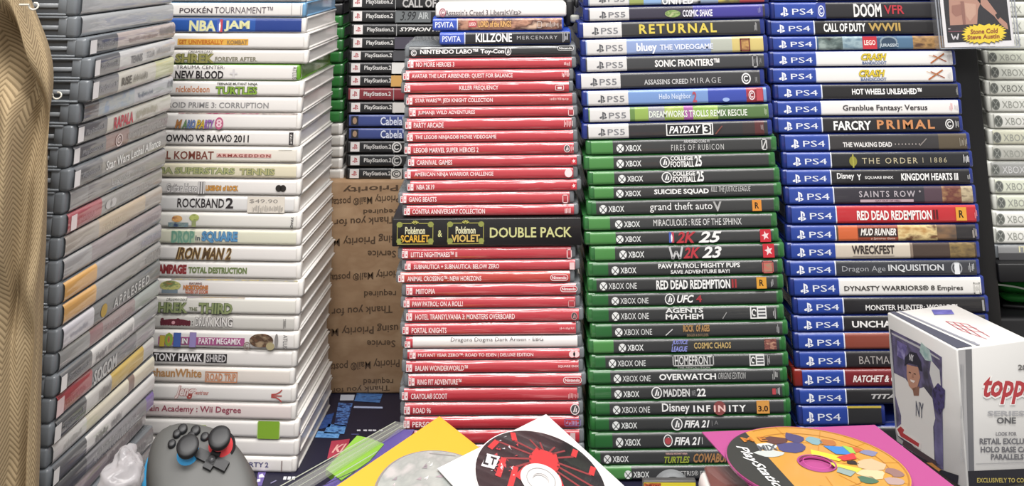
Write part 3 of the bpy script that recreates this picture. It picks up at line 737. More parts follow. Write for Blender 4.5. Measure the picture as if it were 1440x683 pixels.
col5 = [
 (-14, 6, 820, 1082, 'colourful case cut off by photo edge with white left band', dict(base='8fa0b8', b=[(885, 905, '9aa460'), (905, 930, '8fb0d8'), (930, 985, '60707c,d8d8d8,303438@70'), (1010, 1040, '4a4a44,c8b860@80'), (1040, 1076, 'b04a4c')], m=[('UNITED', 931, 975, .55, .95, 'e8e8e8', 'B')])),
 (10, 30, 820, 1084, 'dark case fading to violet with green splat and jumpy white lettering', dict(base='3c3948', b=[(975, 1073, '443f94')], m=[('#oval', 935, 957, .3, .82, 'b0c080,6a8a4a,c8c89a@160'), ('COSMIC SHAKE', 960, 1002, .32, .8, 'e6e4ee', 'B'), ('#bars', 1066, 1070, .2, .8, '9a96c0')])),
 (31, 54, 813, 1077, 'black case with wide yellow capitals', dict(base='3a3a3b', sh=-.012, m=[('RETURNAL', 899, 1008, .2, .78, 'd8c458', 'Bs'), ('#bars', 1061, 1065, .2, .75, 'a8a8a8')])),
 (55, 78, 817, 1081, 'pale blue case with white script and yellow end', dict(base='8fa2cc', b=[(1000, 1030, 'b4b8ac'), (1030, 1074, 'd0bd78')], m=[('bluey', 895, 924, .28, .92, 'eef0f8', 'B'), ('THE VIDEOGAME', 928, 1003, .4, .72, 'dfe4f4', 'B'), ('#box', 1041, 1055, .15, .9, '7a3a34'), ('#fill', 1043, 1053, .24, .8, '8a5a40,c8a060@200')])),
 (79.5, 101, 815, 1084, 'charcoal case with bold white capitals and tiny trademark sign', dict(base='414244', m=[('SONIC FRONTIERS™', 921, 1012, .28, .74, 'eceae8', 'B'), ('#box', 1058, 1066, .12, .9, 'a0a0a2'), ('#bars', 1059, 1065, .3, .7, '8a8a8c'), ('#bars', 1068, 1071, .3, .7, 'a0a0a2')])),
 (102.5, 126, 811, 1076, 'charcoal case with thin spaced title and white swirl ring', dict(base='3d3d3f', sh=-.01, m=[('ASSASSINS CREED', 906, 968, .46, .76, 'c6c6c6', 'b'), ('MIRAGE', 971, 1014, .42, .74, 'b8b8b8', 's'), ('#ring', 1043, 1056, .2, .86, 'e8e8e8'), ('#bars', 1062, 1065, .3, .8, 'a0a0a0')])),
 (127, 149, 819, 1085, 'sky blue case with pale wobbly title, indigo end and red sticker', dict(base='7898cc', b=[(996, 1050, '3c4ea8'), (1050, 1074, '3a3040,b03a44,5a2a34@60')], m=[('Hello Neighbor', 927, 972, .3, .72, 'cfdcf0', 'b'), ('2', 974, 980, .2, .86, 'b05060', 'B'), ('#oval', 1016, 1026, .62, .86, '9ab0e0'), ('#ring', 1053, 1062, .2, .8, 'e8d8dc'), ('#fill', 1064, 1073, .1, .85, 'b84a54')])),
 (150.5, 172, 822, 1087, 'green mottled case with white capitals and pink tuft', dict(base='6a8a4c', b=[(893, 912, '94b058'), (912, 935, '9a9aa0'), (935, 962, '8aa848,c0c878@90'), (962, 975, 'a860a0'), (975, 1010, '8aae50,b0c870@80'), (1010, 1080, '5a7848')], m=[('DREAMWORKS TROLLS REMIX RESCUE', 913, 1051, .32, .74, 'e6ece0', 'b'), ('#bars', 1075, 1079, .2, .8, 'b8c8a8')])),
 (173.5, 196, 820, 1086, 'black case with white boxed heist lettering, last white-banded one', dict(base='353436', b=[(1045, 1062, '3e3434'), (1062, 1075, '5c3030')], m=[('#fill', 937, 1003, .12, .84, 'efefec'), ('#fill', 938.5, 1001.5, .17, .79, '28282a'), ('PAYDAY', 941, 986, .26, .7, 'f2f2f0', 'Bi'), ('#fill', 988, 1000, .18, .78, 'efefec'), ('3', 990, 999, .22, .74, '28282a', 'B'), ('#line', 1006, 1016, .3, .8, '7a4a44'), ('#bars', 1070, 1074, .2, .7, 'a8a0a0')])),
 xb(197, 218.5, 824, 1094, 'dark case with green tab and two lines of thin spaced lettering', 867, 0, [('ARMORED CORE VI', 962, 998, .1, .3, 'd0d0d0', 'b'), ('FIRES OF RUBICON', 944, 1018, .4, .78, 'c8c8c6', 's'), ('#box', 1071, 1079, .14, .86, 'c8c8c6'), ('#line', 1072, 1078, .2, .8, 'c8c8c6')], 862),
 xb(219, 240, 822, 1091, 'dark case with white college sports badge, upper of two alike', 867, 0, [('#disc', 928, 942, .14, .88, 'eeeeec'), ('COLLEGE', 943, 975, .12, .42, 'eeeeec', 'B'), ('FOOTBALL', 943, 976, .46, .86, 'eeeeec', 'B'), ('25', 977, 987, .1, .84, 'eeeeec', 'B')], 863, label='dark case with white college badge under the thin-lettered case, in green-ended column'),
 xb(240.5, 261, 827, 1098, 'dark case with white college sports badge, lower of two alike', 869.5, 0, [('#disc', 930.5, 945, .14, .88, 'eeeeec'), ('COLLEGE', 946, 978, .12, .42, 'eeeeec', 'B'), ('FOOTBALL', 946, 979, .46, .86, 'eeeeec', 'B'), ('25', 980, 990, .1, .84, 'eeeeec', 'B')], 864, label='dark case with white college badge above the scratchy-handwriting case, in green-ended column'),
 xb(261.5, 281, 831, 1098, 'dark case with bold white title and scratchy white handwriting', 866.5, 0, [('SUICIDE SQUAD', 920, 997, .3, .72, 'f0f0ee', 'B'), ('KILL THE JUSTICE LEAGUE', 1000, 1056, .18, .68, 'd0d0ce', 'i')], 863),
 xb(281.8, 303, 825, 1098, 'dark case with white gothic letters and orange square, no green tab', 843, 0, [('grand theft auto', 914, 1002, .22, .84, 'f0f0ee', ''), ('V', 1003, 1015, .2, .84, 'b0b0ae', 'B'), ('#R', 1058, 1071, .14, .86, 'dc8f3c')]),
 xb(304, 325, 821, 1094, 'dark case with plain white sphinx wording', 865, 0, [('MIRACULOUS : RISE OF THE SPHINX', 919, 1043, .28, .72, 'dededc', '')], 858, base='424444'),
 xb(325.5, 345, 823, 1096, 'dark case with red and white slanted numerals and red end square', 866.5, 0, [('#nba', 941, 948, .12, .86, 'e0e0e0'), ('2K', 951, 979, .1, .9, 'b83c44', 'Bi'), ('25', 982, 1015, .1, .9, 'f0f0ee', 'Bi'), ('#2k', 1069, 1084, .04, .92, 'f0f0ee')], 866),
 xb(346, 367.5, 830, 1104, 'dark case with zigzag W mark, red and white numerals', 871, 0, [('#www', 942, 960, .1, .88, 'c8c8c8'), ('2K', 961, 985, .14, .86, 'b83c44', 'Bi'), ('23', 987, 1015, .12, .86, 'f0f0ee', 'Bi'), ('#2k', 1073, 1089, .02, .9, 'f0f0ee')], 865),
 xb(368.5, 389.5, 826, 1103, 'dark case with two lines of white block wording', 860, 0, [('PAW PATROL: MIGHTY PUPS', 926, 1041, .16, .48, 'ececea', 'B'), ('SAVE ADVENTURE BAY!', 943, 1026, .58, .84, 'dcdcda', 'B'), ('#box', 1072, 1088, .1, .9, 'b8605c'), ('#fill', 1074, 1086, .2, .8, 'a08a70,c86a60@200')]),
 xb(390.3, 411.5, 827, 1103, 'dark case with rough white western capitals and orange square', 843.5, 1, [('RED DEAD REDEMPTION', 923, 1027, .22, .84, 'f0f0ee', 'B'), ('II', 1029, 1036, .22, .8, 'a03a3c', 'B'), ('#R', 1064, 1078, .12, .88, 'dc9f3c'), ('#bars', 1084, 1088, .2, .8, 'b8b8b8')]),
 xb(412, 432, 826, 1102, 'dark case with white round badge and slanted fighting letters', 860, 1, [('#disc', 935, 949, .1, .88, 'eeeeec'), ('UFC', 952, 976, .2, .76, 'f0f0ee', 'Bi'), ('4', 979, 987, .24, .72, 'a83c44', 'B')]),
 xb(432.5, 454, 827, 1103, 'dark case with two-line blocky white lettering', 860.5, 1, [('AGENTS', 936, 989, .08, .4, 'e8e8e6', 'B'), ('MAYHEM', 936, 989, .46, .8, 'e8e8e6', 'B'), ('#sq', 1055, 1078, .04, .84, 'e6e6e4'), ('#line', 1016, 1022, .4, .8, '9a9a98'), ('#bars', 1087, 1091, .04, .9, 'b8b8b8')]),
 xb(455, 476, 830, 1110, 'dark case with tan chiselled lettering in the middle', 865, 1, [('ROCK', 961, 976, .14, .6, 'b08a5a', 'B|5a4430'), ('OF AGES', 979, 998, .14, .6, 'b08a5a', 'B|5a4430'), ('BIGGER & BOULDER', 966, 996, .72, .9, '9a8468'), ('#line', 936, 946, .4, .8, 'd8d8d6'), ('#bars', 1092, 1096, .1, .8, 'a8a8a8')]),
 xb(477, 498, 828, 1106, 'dark case with lavender letters, yellow wording and reddish end print', 870, 0, [('JUSTICE', 945, 968, .1, .46, '8f94d8', 'Bi'), ('LEAGUE', 944, 967, .5, .86, '8f94d8', 'Bi'), ('COSMIC CHAOS', 976, 1028, .28, .68, 'c8ac70', 'b'), ('#fill', 1075, 1092, .1, .8, 'a06a5c,6a3c3c,c89a80@220')], 863),
 xb(499, 519.5, 830, 1110, 'dark case with white-outlined stencil title', 856, 1, [('#box', 946, 1004, .06, .8, 'c4c4c2'), ('HOMEFRONT', 949, 1001, .12, .72, 'd8d8d6', 'b'), ('THE REVOLUTION', 952, 998, .84, .96, 'b0b0ae'), ('#sq', 1054, 1075, .06, .84, 'e6e6e4'), ('#bars', 1079, 1083, .06, .88, 'b8b8b8')]),
 xb(520.5, 541, 829, 1107, 'dark case with wide white overwatch-style capitals and slim italic line', 863, 1, [('OVERWATCH', 927, 1007, .28, .7, 'f0f0ee', 'B'), ('ORIGINS EDITION', 1010, 1049, .24, .68, 'c0c0be', 'i'), ('#bars', 1086, 1094, .1, .8, 'b0b0ae')], label='dark case with wide white capitals and slim italic line, two above the orange-square one'),
 xb(542, 563, 831, 1110, 'dark case with white round badge, football title and numerals 22', 864, 0, [('#disc', 916, 931, .1, .88, 'eeeeec'), ('MADDEN', 933, 970, .26, .76, 'd8d8d6', 'B'), ('NFL', 973, 979, .36, .7, 'a0a0a0'), ('22', 980, 992.5, .24, .76, 'f0f0ee', 'B'), ('#fill', 1086, 1091, .3, .7, 'b84a50'), ('#bars', 1092, 1097, .2, .75, 'c8c8c8')]),
 xb(564, 585, 832, 1112, 'dark case with white script, spaced capitals and orange 3.0 square', 862, 1, [('Disney', 931, 970, .16, .88, 'ececea', 'b'), ('INF', 975, 999, .32, .76, 'f2f2f0', 'Bs'), ('#oval', 1003, 1021, .05, .98, '8a4a48'), ('IN', 1004, 1020, .32, .76, 'f0c8c0', 'Bs'), ('ITY', 1025, 1049, .32, .76, 'f2f2f0', 'Bs'), ('#fill', 1064, 1082, .04, .9, 'd89a4c'), ('3.0', 1066, 1080, .38, .76, '3a2414', 'B')]),
 xb(586, 607, 832, 1112, 'dark case with white ring badge and football title, upper of two alike', 861, 0, [('#disc', 944, 960, .08, .92, 'eeeeec'), ('FIFA 21', 962, 998, .26, .74, 'f2f2f0', 'Bi'), ('| A', 1001, 1010, .3, .66, '8a8a8a')], label='dark case with ringed badge and white title beneath the orange 3.0 square case'),
 xb(608, 632, 832, 1112, 'dark case', 866, 0, [('#disc', 933, 946, .12, .84, 'eeeeec'), ('#oval', 935, 944, .3, .7, 'b04a50'), ('FIFA 21', 948, 985, .28, .74, 'f2f2f0', 'Bi'), ('|', 987, 988, .3, .7, 'c0c0c0')], label='dark case with red and blue ball badge, its end tucked behind the pink sleeve'),
 xb(633, 654, 832, 1112, 'dark case with yellow-green and orange brawler lettering', 849, 0, [('TEENAGE MUTANT NINJA', 936, 967, .18, .34, 'd0a8a0', 'B'), ('TURTLES', 934, 970, .42, .86, '9aa83c', 'Bi'), ('COWABUNGA', 975, 1040, .24, .84, 'a87c50', 'Bi')]),
 xb(655, 677, 832, 1112, 'lowest dark case with grey left patch and thin white puzzle title', 878, 0, [('TETRIS® EFFECT', 952, 1010, .34, .66, 'c8c8c6', '')], 888, dull=0),
]
stack(col5, 1.0, 0.1765, 0.135, 0, lambda y: 1.25 - 0.0013 * max(0, y - 150), -1, 'blue', '3c3d3d', 0.005, 0.55, 'game case', 'cases in the green-ended column', '%s down green-ended column', common=ps5c)


# ================================================================== blue stack
def ps4c(op, L, W):
    if op.get('plain'):
        return [], []
    bl = op.get('bl', '2c479c')
    return [(L, L + W * .252, bl), (L + W * .252, L + W * .258, 'dfe3ee')], [('#ps', L + W * .055, L + W * .098, .28, .84, 'eef0f6'), ('PS4', L + W * .118, L + W * .232, .38, .72, 'dfe4f0')]


ps4 = [
 (-19, 0.8, 1081, 1345, 'dark case cut off by the photo edge', dict(base='2c2b30')),
 (1.5, 26, 1084, 1344, 'blue case with dented white and neon red titles on black', dict(base='2b2a2d', m=[('#fill', 1148, 1161, .06, .94, '3a4a9a'), ('#ring', 1150, 1159, .2, .85, 'dfe4f0'), ('DOOM', 1200, 1239, .12, .88, 'e4e2e0', 'B'), ('VFR', 1243, 1271, .22, .72, 'b83a44', 'b')])),
 (27, 48.5, 1079, 1340, 'black-spined blue case with bold white title and gold numerals', dict(base='242325', m=[('CALL OF DUTY', 1158, 1217, .22, .78, 'efefec', 'B'), ('WWII', 1221, 1266, .22, .74, 'b89a58', 'B')])),
 (49.5, 70.5, 1082, 1343, 'blue case with jungle dinosaur artwork and red square', dict(base='3c5a78', b=[(1151, 1185, '2e3434,5a6a68,9aa8a4@70'), (1185, 1213, '6a8494,9ab0b8,4a6478@70'), (1262, 1284, '50708c'), (1284, 1340, '3a2e24,b08a58,5a4030@60')], m=[('#fill', 1213, 1233, .06, .9, 'c03440'), ('LEGO', 1215, 1231, .3, .64, 'f0d8d0', 'B'), ('#oval', 1237, 1262, .04, .76, '8a9aa4'), ('#oval', 1239, 1260, .14, .76, '3a4c60'), ('JURASSIC', 1236, 1263, .54, .82, 'b8c4cc', 'B')])),
 (71, 93.3, 1082, 1345, 'white-spined blue case with yellow bandicoot lettering and orange scribble, upper one', dict(label='upper of two white-spined blue cases with yellow slanted lettering, below dinosaur-print case', base='e9e7e4', m=[('CRASH', 1211, 1247, .16, .6, 'd8c03c', 'Bi|6a5a2c'), ('BANDICOOT', 1212, 1246, .66, .86, '5a6a94', 'B'), ('#line', 1308, 1328, .2, .8, 'b0683c'), ('#line', 1312, 1330, .7, .3, 'a0502c'), ('#line', 1306, 1322, .5, .3, 'c89868'), ('#bars', 1332, 1340, .2, .9, 'c8c4c4')])),
 (93.8, 116, 1082, 1345, 'x', dict(label='lower of two white-spined blue cases with yellow slanted lettering, above black-spined case', base='e9e7e4', m=[('CRASH', 1208, 1245, .16, .6, 'd8c03c', 'Bi|6a5a2c'), ('BANDICOOT', 1210, 1246, .66, .86, '5a6a94', 'B'), ('#line', 1305, 1326, .2, .8, 'b0683c'), ('#line', 1309, 1328, .7, .3, 'a0502c'), ('#line', 1303, 1318, .5, .3, 'c89868'), ('#bars', 1332, 1338, .2, .9, 'c8c4c4')])),
 (117, 139, 1089, 1353, 'black-spined blue case with plain white racing capitals', dict(base='242324', m=[('HOT WHEELS UNLEASHED™', 1198, 1296, .3, .68, 'f0f0ee', 'B'), ('#bars', 1344, 1347, .2, .8, 'a0a0a0')])),
 (140, 162.5, 1090, 1352, 'white-spined blue case with dark fantasy wording in plain type', dict(base='e8e6e3', m=[('Granblue Fantasy: Versus', 1185, 1304, .3, .76, '3e3a3c', 'b'), ('#bars', 1335, 1340, .2, .75, 'd89a9c'), ('#bars', 1342, 1347, .3, .7, 'c8c0c0')])),
 (163, 186, 1090, 1354, 'black-spined blue case with white title and orange spaced capitals', dict(base='272528', m=[('FARCRY', 1172, 1225, .26, .82, 'f0f0ee', 'B'), ('PRIMAL', 1233, 1314, .22, .76, 'c88a5c', 'Bs'), ('#ring', 1329, 1341, .18, .8, 'd8d8d6'), ('#bars', 1343, 1348, .2, .8, 'b0b0ae')])),
 (187, 212, 1098, 1366, 'dark grey blue-ended case with small white walking title and dotted line', dict(base='3b393a', b=[(1320, 1361, '5a5040')], m=[('THE WALKING DEAD', 1185, 1254, .48, .76, 'e4e2e0', 'B'), ('· · · · · · · ·', 1258, 1293, .56, .66, 'b0a8a4', 'b'), ('#line', 1293, 1303, .3, .7, '8a8480'), ('#bars', 1349, 1360, .2, .8, '9a9488')])),
 (212.5, 236, 1100, 1370, 'black-spined blue case with small gold emblem and thin spaced capitals', dict(base='26272a', m=[('#oval', 1194, 1205, .26, .84, '8f8c3c'), ('#fill', 1198.5, 1200.5, .14, .92, 'a8a44c'), ('THE ORDER', 1212, 1290, .36, .7, 'c2b898', 's'), ('|', 1297, 1298, .36, .66, 'a8a08c'), ('1886', 1308, 1331, .36, .66, 'b0a88c', 's'), ('#bars', 1354, 1363, .2, .75, 'd0d0d0')])),
 (237, 260, 1100, 1370, 'black-spined blue case with white script, mouse-free crest and heart-kingdom title', dict(label='black-spined blue case with white script at left and bold white title at right', base='252426', m=[('Disney', 1177, 1201, .22, .68, 'f0f0ee', 'b'), ('Y', 1205, 1211, .3, .66, 'f0f0ee', 'B'), ('SQUARE ENIX', 1216, 1256, .42, .62, 'e4e4e2', 'b'), ('KINGDOM HEARTS III', 1267, 1347, .26, .7, 'f0f0ee', 'B'), ('#bars', 1360, 1364, .2, .8, 'b0b0ae')])),
 (260.7, 286.5, 1102, 1376, 'blue-ended dark case with grey spaced capitals, pink underline and fiery end', dict(base='35323a', b=[(1300, 1325, '54404a'), (1325, 1352, '8a5a44,6a3a34,b08a60@60'), (1352, 1370, '9a8a70,c0b090,6a5a4c@90')], m=[('SAINTS ROW', 1208, 1287, .26, .6, 'b6aeb4', 'bs'), ('#fill', 1209, 1284, .72, .86, 'b8a0a8'), ('GAT OUT OF HELL', 1230, 1266, .74, .84, '6a4a5a', 'B'), ('#oval', 1292, 1295, .24, .36, 'a0989c')])),
 (287.5, 314.5, 1106, 1380, 'bright red-spined blue case with white western capitals', dict(base='bf2f36', m=[('RED DEAD REDEMPTION', 1205, 1310, .28, .78, 'f2efec', 'B'), ('II', 1312, 1319, .26, .76, '5a2024', 'B'), ('#R', 1344, 1359, .14, .84, 'e0a03c'), ('#bars', 1370, 1374, .2, .8, 'e08a8c')])),
 (315, 339.5, 1105, 1380, 'blue-ended case with orange left half and muddy truck artwork', dict(base='5a4a3c', b=[(1179, 1206, 'd0683c'), (1206, 1263, '9a4a34'), (1263, 1318, 'b88a50,e0c890,6a4a30@70'), (1318, 1345, '4c4440,8a6a4c@60'), (1345, 1374, '2e2c2e')], m=[('#fill', 1207, 1262, .2, .7, '3a2c28'), ('MUD RUNNER', 1210, 1260, .22, .62, 'f0ece6', 'Bi'), ('a Spintires Game', 1224, 1258, .72, .88, 'e0c8b8', 'i'), ('#bars', 1367, 1374, .2, .8, 'b8b0a8')])),
 (340, 364, 1105, 1381, 'blue-ended case with cream panel and black block lettering', dict(base='4a3c34', b=[(1175, 1280, 'cfc4b4'), (1280, 1284, '8a7a6c'), (1336, 1371, '5c4c34,8a7448,3a3028@70')], m=[('WRECKFEST', 1198, 1258, .16, .66, '3a3230', 'B'), ('#fill', 1199, 1257, .76, .8, '8a8078')])),
 (365, 388, 1104, 1381, 'charcoal-spined blue case with pale dragon title and white round emblem', dict(base='3a3c42', m=[('Dragon Age', 1184, 1245, .34, .76, 'a4a6aa', ''), ('INQUISITION', 1249, 1327, .26, .72, 'd6d8da', 'b'), ('#ring', 1337, 1353, .12, .88, '9a9ca0'), ('#fill', 1342, 1349, .2, .86, 'e6e8ea'), ('#bars', 1361, 1370, .18, .76, 'c0c2c4')])),
 (389, 416, 1108, 1389, 'white-spined blue case with black plain warriors title', dict(base='ebe9e4', m=[('DYNASTY WARRIORS® 8 Empires', 1187, 1354, .42, .76, '3a3632', 'b'), ('#box', 1369, 1378, .3, .88, 'c8c6c0'), ('#bars', 1370, 1377, .35, .8, 'c8c6c0')])),
 (416.8, 441.5, 1112, 1396, 'black-spined blue case with serif-style white hunter title', dict(base='252426', m=[('MONSTER HUNTER: WORLD™', 1217, 1346, .42, .74, 'e8e6e4', 'b'), ('#fill', 1381, 1384, .2, .8, '9a9a98')])),
 (442.3, 466, 1112, 1396, 'black-spined blue case whose white title vanishes behind the card box', dict(base='2a2829', m=[('UNCHARTED', 1198, 1290, .32, .72, 'eceae8', 'B'), ('#fill', 1381, 1384, .3, .8, '8a8a88')])),
 (466.5, 491.5, 1114, 1398, 'blue case with plain brick-brown spine, left of card box', dict(base='8a4638')),
 (492, 517, 1116, 1400, 'black-spined blue case with faint thin knight title, left of card box', dict(base='2c292b', m=[('BATMAN', 1208, 1260, .3, .72, 'a8a29e', '')])),
 (518, 543, 1113, 1400, 'red-shelled case with blue left band and crimson spine', dict(base='7a262c', shell='red', inset=.008, m=[('RATCHET & CLANK', 1199, 1285, .32, .7, 'f0e4e0', 'Bi')])),
 (544.5, 568.5, 1117, 1401, 'black-spined blue case with two grey letters showing beside card box', dict(base='2c2b2c', m=[('TITAN', 1225, 1275, .34, .62, 'c0bebc', 'Bi')])),
 (569.5, 598.5, 1122, 1247, 'short blue case with yellow upper edge, lowest seen above pink sleeve', dict(base='303031', fit=1, plain=1, b=[(None, 1192, '2c479c'), (1192, 1193.2, 'dfe3ee')], m=[('#ps', 1134, 1145, .28, .84, 'eef0f6'), ('PS4', 1150, 1182, .38, .72, 'dfe4f0'), ('#fill', 1192, 1240, .02, .12, 'd0b84c')])),
 (599, 625, 1122, 1408, 'blue case hidden behind the pink sleeve, second from bottom', dict(base='2c2b2c')),
 (625.5, 669.6, 1122, 1408, 'thick blue case at the very bottom, hidden behind the pink sleeve', dict(base='2c2b2c')),
]
stack(ps4, 1.02, 0.1795, 0.135, 0, lambda y: 0.4, 0, 'blue', '2c2b2c', 0.0045, 0.5, 'game case', 'cases in the blue stack', '%s down blue stack', common=ps4c)


# ================================================================== black stack behind, on the brown carton
def ps2c(op, L, W):
    if op.get('plain'):
        return [], []
    return [], [('#p2', L + W * .028, L + W * .08, .12, .84, 'e6e0de'), ('PlayStation.2', L + W * .105, L + W * .262, .3, .72, 'd6d4d2', 'b'), ('#fill', L + W * .276, L + W * .28, .04, .96, '9a9a9a')]


def p2(y0, y1, xl, look, m=None, **kw):
    return (y0, y1, xl, None, look, dict(m=m or [], **kw))


ps2 = [
 p2(-8, 11, 490, 'black case with white war title and yellow sticker', [('CALL OF DUTY', 566, 650, .3, .88, 'b8b6b4', 'B'), ('#fill', 663, 716, .1, .72, 'd8d068')]),
 p2(13, 31, 490, 'black case with handwritten price sticker', [('#fill', 556, 606, .1, .94, '6a6e70'), ('3.99', 563, 585, .14, .8, '1e2022', 'i'), ('AIR', 588, 603, .2, .7, 'b8bcbc', 'b')]),
 p2(32.5, 49.5, 491, 'black case with slanted white lettering', [('SYPHON FILTER', 562, 640, .3, .62, 'e0dedc', 'Bi')]),
 p2(51, 68, 490, 'black case with purplish spine half', [('#fill', 555, 640, .04, .96, '4a4652'), ('MADDEN 2005', 576, 620, .3, .64, '8a8490', 'b')]),
 p2(69.5, 85, 488, 'black case showing a white scrap beside red stack', [('#fill', 553, 620, .06, .94, '4a4a4e')]),
 p2(86.5, 103, 487, 'black case with white end print', [('#fill', 551, 620, .06, .94, 'd8d6d2')]),
 p2(104.5, 121, 487, 'black case with orange end print', [('#fill', 550, 620, .06, .94, 'c89a58')]),
 p2(122.5, 140.5, 486, 'dark red case', [], base='7e2a32', gloss=.5),
 p2(142, 159, 487, 'black case with round white end mark, below the dark red one', [('#fill', 552, 575, .1, .9, 'd0ccc8')]),
 p2(160, 178, 487, 'x', [('#fill', 494, 504, .14, .84, '2a2a34'), ('#oval', 496, 502, .24, .74, 'a88a70'), ("Cabela's", 535, 572, .18, .84, 'd8dcec', 'b')], base='3c4a86', plain=1, label='upper of two navy cases with white script, in black stack on brown carton'),
 p2(179, 195.5, 487, 'x', [('#fill', 494, 504, .14, .84, '2a2a34'), ('#oval', 496, 502, .24, .74, 'a88a70'), ("Cabela's", 535, 572, .18, .84, 'd8dcec', 'b')], base='3c4a86', plain=1, label='lower of two navy cases with white script, in black stack on brown carton'),
 p2(197, 214.5, 486, 'black case with ringed white end badge, under the navy pair', [('#ring', 551, 565, .1, .9, 'e0dedc')]),
 p2(216, 233.5, 486, 'black case with pale ring badge, second lowest', [('#ring', 551, 565, .1, .9, 'c8c6c4')]),
 p2(235, 253, 485, 'lowest black case, resting on the brown carton', [('#fill', 550, 565, .1, .9, 'd8d6d2'), ('#ring', 551, 564, .2, .8, '2a2a2a')]),
]
stack(ps2, 1.185, 0.19, 0.135, 0, lambda y: 0.0, 0, 'black', '232325', 0.003, 0.4, 'game case', 'cases in the black stack', '%s down black stack', common=ps2c)

# sliver of a stack behind the white one
gr = []
ys = [-12, 4, 21, 38, 55, 72, 89, 106, 123, 140, 156, 173, 190, 206, 222, 238]
for i, y in enumerate(ys):
    g = 2 <= i <= 10
    gr.append((y, y + 15, None, 483.5 - (i % 3) * 1.0, ('green case edge' if g else ('black case edge' if i < 2 else 'off-white case edge')) + ' glimpsed between white and black stacks', dict(shell='green' if g else ('black' if i < 2 else 'white'), base='2f7a36' if g else ('2a2a2c' if i < 2 else 'c8c4be'))))
gr[-1] = gr[-1][:1] + (253,) + gr[-1][2:]
stack(gr, 1.19, 0.165, 0.12, 0, lambda y: 0, 0, 'green', '2f7a36', 0.004, 0.3, 'game case', 'sliver cases behind the white stack', '%s down')


# ================================================================== pale stack at far right
def xrow(y0, y1, look, c='dcded4', logo_='#xr', tc='9a9c94', shell='pale', m=None, x=1391):
    mm = [(logo_, x + 3, x + 15, .16, .86, '8a8d86'), ('XBOX 360', x + 18, x + 70, .3, .74, tc, '')] if m is None else m
    return (y0, y1, x - 2, None, look, dict(base=c, shell=shell, m=mm))


x3 = [
 xrow(-22, 0, 'pale case cut off by the photo edge', x=1386), xrow(1, 23, 'pale case behind the clear card holder, upper', x=1386), xrow(24, 46, 'pale case behind the clear card holder, middle', x=1386),
 xrow(47, 69, 'pale case behind the clear card holder, lower', x=1386),
 xrow(70, 89.5, 'greenish pale case just under the card holder', 'cdd0c2', x=1387), xrow(90, 112, 'pale case with dark round mark', x=1390), xrow(112.5, 134, 'pale case with darker mark and grey letters', 'd4d6cc', x=1389, tc='7a7c76'),
 xrow(134.5, 157.5, 'bright pale case with grey round mark', 'e2e3dc', x=1391), xrow(158, 181, 'white case with faint grey mark', 'e6e6e0', x=1395), xrow(181.5, 203.5, 'yellowish pale case with faint mark', 'ccccb8', x=1393),
 xrow(204, 226, 'grey case with washed lettering', 'b4b4ac', x=1393), xrow(226.5, 249, 'mid-grey case with outlined lettering', '9a9b98', x=1391, tc='cccccc'),
 xrow(249.5, 272.5, 'greenish white case with cross-shaped mark', 'd6dac8', x=1396), xrow(273, 295.5, 'pale green case with second cross-shaped mark', 'd2d6c4', x=1399), xrow(296, 318.5, 'white case with dark sphere, third from bottom', 'e4e4de', x=1398), xrow(319, 342.5, 'white case with dark sphere, second from bottom', 'e6e6e0', x=1398),
 xrow(343.5, 365, 'grey metal-look case on the black shelf', '8a8b8c', shell='smoke', m=[('IT', 1433, 1445, .1, .5, 'd8d4b0', 'b'), ('#fill', 1404, 1470, .55, 1, '4a4a4c')], x=1400),  # dark fill along the lower half paints the shadow at the stack's base
]
stack(x3, 1.06, 0.19, 0.135, 0, lambda y: 0.0, 0, 'pale', 'dcded4', 0.004, 0.3, 'game case', 'pale cases on the black shelf', '%s down pale stack')

# ---- black shelf unit
zs = at(1420, 365.2, 1.06).z
zs2 = at(1420, 396, 1.05).z
M = Matrix.Translation((0.62, 1.05, 0))
e = empty('shelf_unit', M, 'black shelf unit right of the blue stack, holding the pale cases', 'shelf')
xs0, xs1 = at(1354, 200, 1.05).x - 0.62, at(1391.5, 200, 1.05).x - 0.62
blk = mat('101012', 0.5)
mb = MB(); mb.box(xs0 - .004, xs1 - .0035, 0.0, 0.25, 0, 0.62, blk, 0.0015); mb.build('side_panel', e)
mb = MB(); mb.box(xs1 - .0034, 0.24, -.002, 0.25, zs2, zs - .0002, blk, 0.001); mb.build('shelf_board', e)
mb = MB(); mb.box(xs1 - .0034, 0.24, 0.238, 0.25, 0, zs2 - .0002, mat('242426', .6), 0.001); mb.build('back_panel', e)
mb = MB(); mb.box(0.2402, 0.256, 0.0, 0.25, 0, 0.62, blk, 0.0015); mb.build('side_panel', e)
mb = MB(); mb.box(xs1 - .003, .2398, .03, .234, 0, .104, mat('222224', .5), .004)
st_e = empty('storage_box', M, 'black lidded box under the black shelf, carrying the green gadget', 'box')
mb.build('box_body', st_e)

